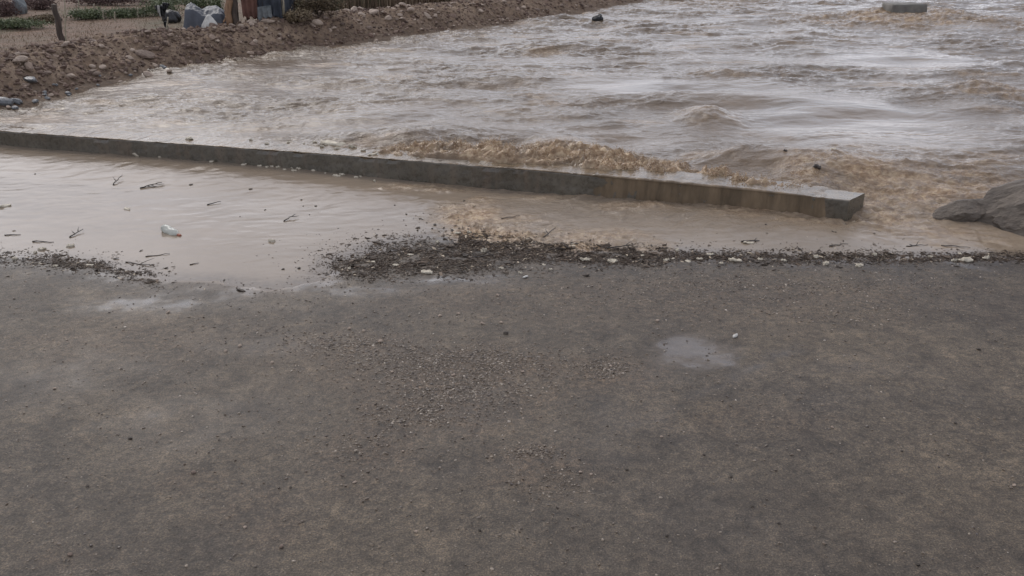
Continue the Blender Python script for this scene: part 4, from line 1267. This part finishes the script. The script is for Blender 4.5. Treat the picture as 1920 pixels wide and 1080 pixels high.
# plants made of many leaf-sized faces with stems
def shrub(name, px, py, w_px, h_px, depth, mat, label, n=900, leaf=.05, cat='shrub', up=0.0, group=None):
    b = field_pt(px, py)
    m = b.y / (ray(px, py)[1] * FPX)
    root = empty(name, b)
    W, H = w_px * m / 2, h_px * m
    cl = rng.normal(0, 1, (max(6, n // 70), 3)); cl /= np.linalg.norm(cl, axis=1)[:, None]
    cl = cl * rng.uniform(.3, 1.0, (len(cl), 1)) * np.array([W, depth / 2, H / 2]) + np.array([0, 0, H * .5])
    cl[:, 2] = np.maximum(cl[:, 2], H * .1)
    k = rng.integers(0, len(cl), n)
    P = cl[k] + rng.normal(0, 1, (n, 3)) * np.array([W * .22, depth * .15, H * .16])
    P[:, 2] = np.maximum(P[:, 2], .01)
    e = np.stack([rng.uniform(-1, 1, n), rng.uniform(-1, 1, n), rng.uniform(0, 6.28, n)], 1)
    if up: e[:, 1] = -math.pi / 2 + rng.normal(0, .35, n)
    L = rng.uniform(.5, 1.5, n) * leaf
    sc = np.stack([L * (1 + up * 2), L * (.5 - .25 * up), L * .4], 1)
    rnd = np.clip(.5 + .25 * rng.normal(0, 1, n) + (rng.normal(0, .2, len(cl)))[k], 0, 1)
    scatter('crown', CHIP_V, CHIP_F, P, e, sc, rnd, mat, .1).parent = root
    V = []
    for i in range(5):
        a = cl[i % len(cl)]
        o = tube('branch', [(0, 0, -.1), tuple(a * .5 + np.array([0, 0, .02])), tuple(a)], [.02, .014, .006], M_wood, root, 5)
    tag(root, label, cat, group)
    return root
for i, (px, py, w_, h_, mt, lab) in enumerate([
        (30, 52, 110, 16, M_leafg, 'low green bush at the left border nearest the bank'),
        (85, 40, 60, 12, M_leafb, 'small tan bush between the left green bushes'),
        (170, 34, 90, 18, M_leafg, 'green bush behind the two leftmost stakes'),
        (235, 30, 90, 16, M_leafg, 'green bush behind the right stakes'),
        (300, 28, 80, 26, M_leafg, 'green bush behind the black heap'),
        (375, 16, 70, 26, M_leafg, 'green bush rising behind the tarp'),
        (405, 30, 26, 30, M_leafg, 'narrow green bush between tarp and timber post'),
        (10, 28, 50, 30, M_leafr, 'dark red brown bush in the upper left corner'),
        (75, 16, 60, 22, M_leafr, 'red brown bush right of the grey drum'),
        (200, 8, 150, 16, M_leafr, 'reddish bush at the top border behind the green strip'),
        (310, 6, 100, 16, M_leafg, 'green bush at the top border left of the tarp'),
        (545, 30, 70, 34, M_leafr, 'dark brown brush right behind the shelter'),
        (600, 55, 110, 34, M_leafb, 'rounded heap of tawny brush right of the shelter'),
        (560, 62, 50, 18, M_leafb, 'small tawny tuft at the right foot of the shelter'),
        (820, 12, 120, 24, M_leafb, 'tawny brush on the bank right of the reeds'),
        (930, 2, 110, 18, M_leafb, 'tawny brush at the top border farthest right'),
        (735, 14, 90, 26, M_leafb, 'tawny brush at the foot of the dry reeds')]):
    shrub('shrub', px, py, w_, h_, .9 if h_ < 30 else .7, mt, lab, n=int(1500 + w_ * 16), leaf=.06)

def reeds(name, px0, px1, py0, h_px, mat, label, n):
    V, P = [], []
    px = rng.uniform(px0, px1, n); dpt = rng.uniform(0, 2.2, n)
    base = np.array([tuple(field_pt(a, np.interp(a, [540, 720, 900], [46, 32, 8]) + py0)) for a in px[::1]])
    base[:, 1] += dpt
    base[:, 0] *= (1 + dpt / base[:, 1])
    base[:, 2] = bank_h(base[:, 0], base[:, 1]) - .03
    m = base[:, 1] / FPX / 1.04
    H = h_px * m * rng.uniform(.55, 1.15, n)
    Tm = np.array([(-.5, 0, 0), (.5, 0, 0), (0, .5, 0), (-.4, 0, .5), (.4, 0, .5), (0, .4, .5), (0, 0, 1)])
    Fm = [(0, 1, 4), (0, 4, 3), (1, 2, 5), (1, 5, 4), (2, 0, 3), (2, 3, 5), (3, 4, 6), (4, 5, 6), (5, 3, 6)]
    sc = np.stack([rng.uniform(.010, .030, n), rng.uniform(.010, .02, n), H], 1)
    e = np.stack([rng.normal(0, .10, n), rng.normal(0, .12, n), rng.uniform(0, 6.28, n)], 1)
    tag(scatter(name, Tm, Fm, base, e, sc, rng.random(n), mat, .1), label, 'reeds', kind='stuff')
reeds('green_reeds', 545, 720, -6, 60, M_reedg, 'stand of green reeds behind the bank right of the shelter', 2200)
reeds('dry_reeds', 640, 850, -4, 55, M_reedb, 'stand of dry brown reeds on the bank crest', 2200)

def dry_grass():
    n = 26000
    px = rng.uniform(-150, 900, n); py = rng.uniform(-2, 125, n)
    u = (px - 960) / FPX; v = (540 - py) / FPX
    c, s = math.cos(PITCH), math.sin(PITCH); t = (0.58 - CAM_H) / (-s + v * c)
    x, y = u * t, (c + v * s) * t
    z, field, green, _ = bank_h(x, y, True)
    cl = fbm(x * .9, y * .7, 3, 900)
    k = (field > .5) & (cl > rng.uniform(-.3, .25, n))
    x, y, z, g = x[k], y[k], z[k], green[k]; n = len(x)
    Tm = np.array([(-.5, 0, 0), (.5, 0, 0), (0, .5, 0), (.6, 0, 1)]); Fm = [(0, 1, 3), (1, 2, 3), (2, 0, 3)]
    sc = np.stack([rng.uniform(.01, .03, n), rng.uniform(.01, .02, n), rng.uniform(.03, .10, n)], 1)
    e = np.stack([rng.normal(0, .3, n), rng.normal(0, .3, n), rng.uniform(0, 6.28, n)], 1)
    tag(scatter('dry_grass', Tm, Fm, np.stack([x, y, z - .01], 1), e, sc, rng.uniform(.55, 1, n), M_reedb, .1), 'short dry grass on the field behind the bank', 'grass', kind='stuff')
dry_grass()
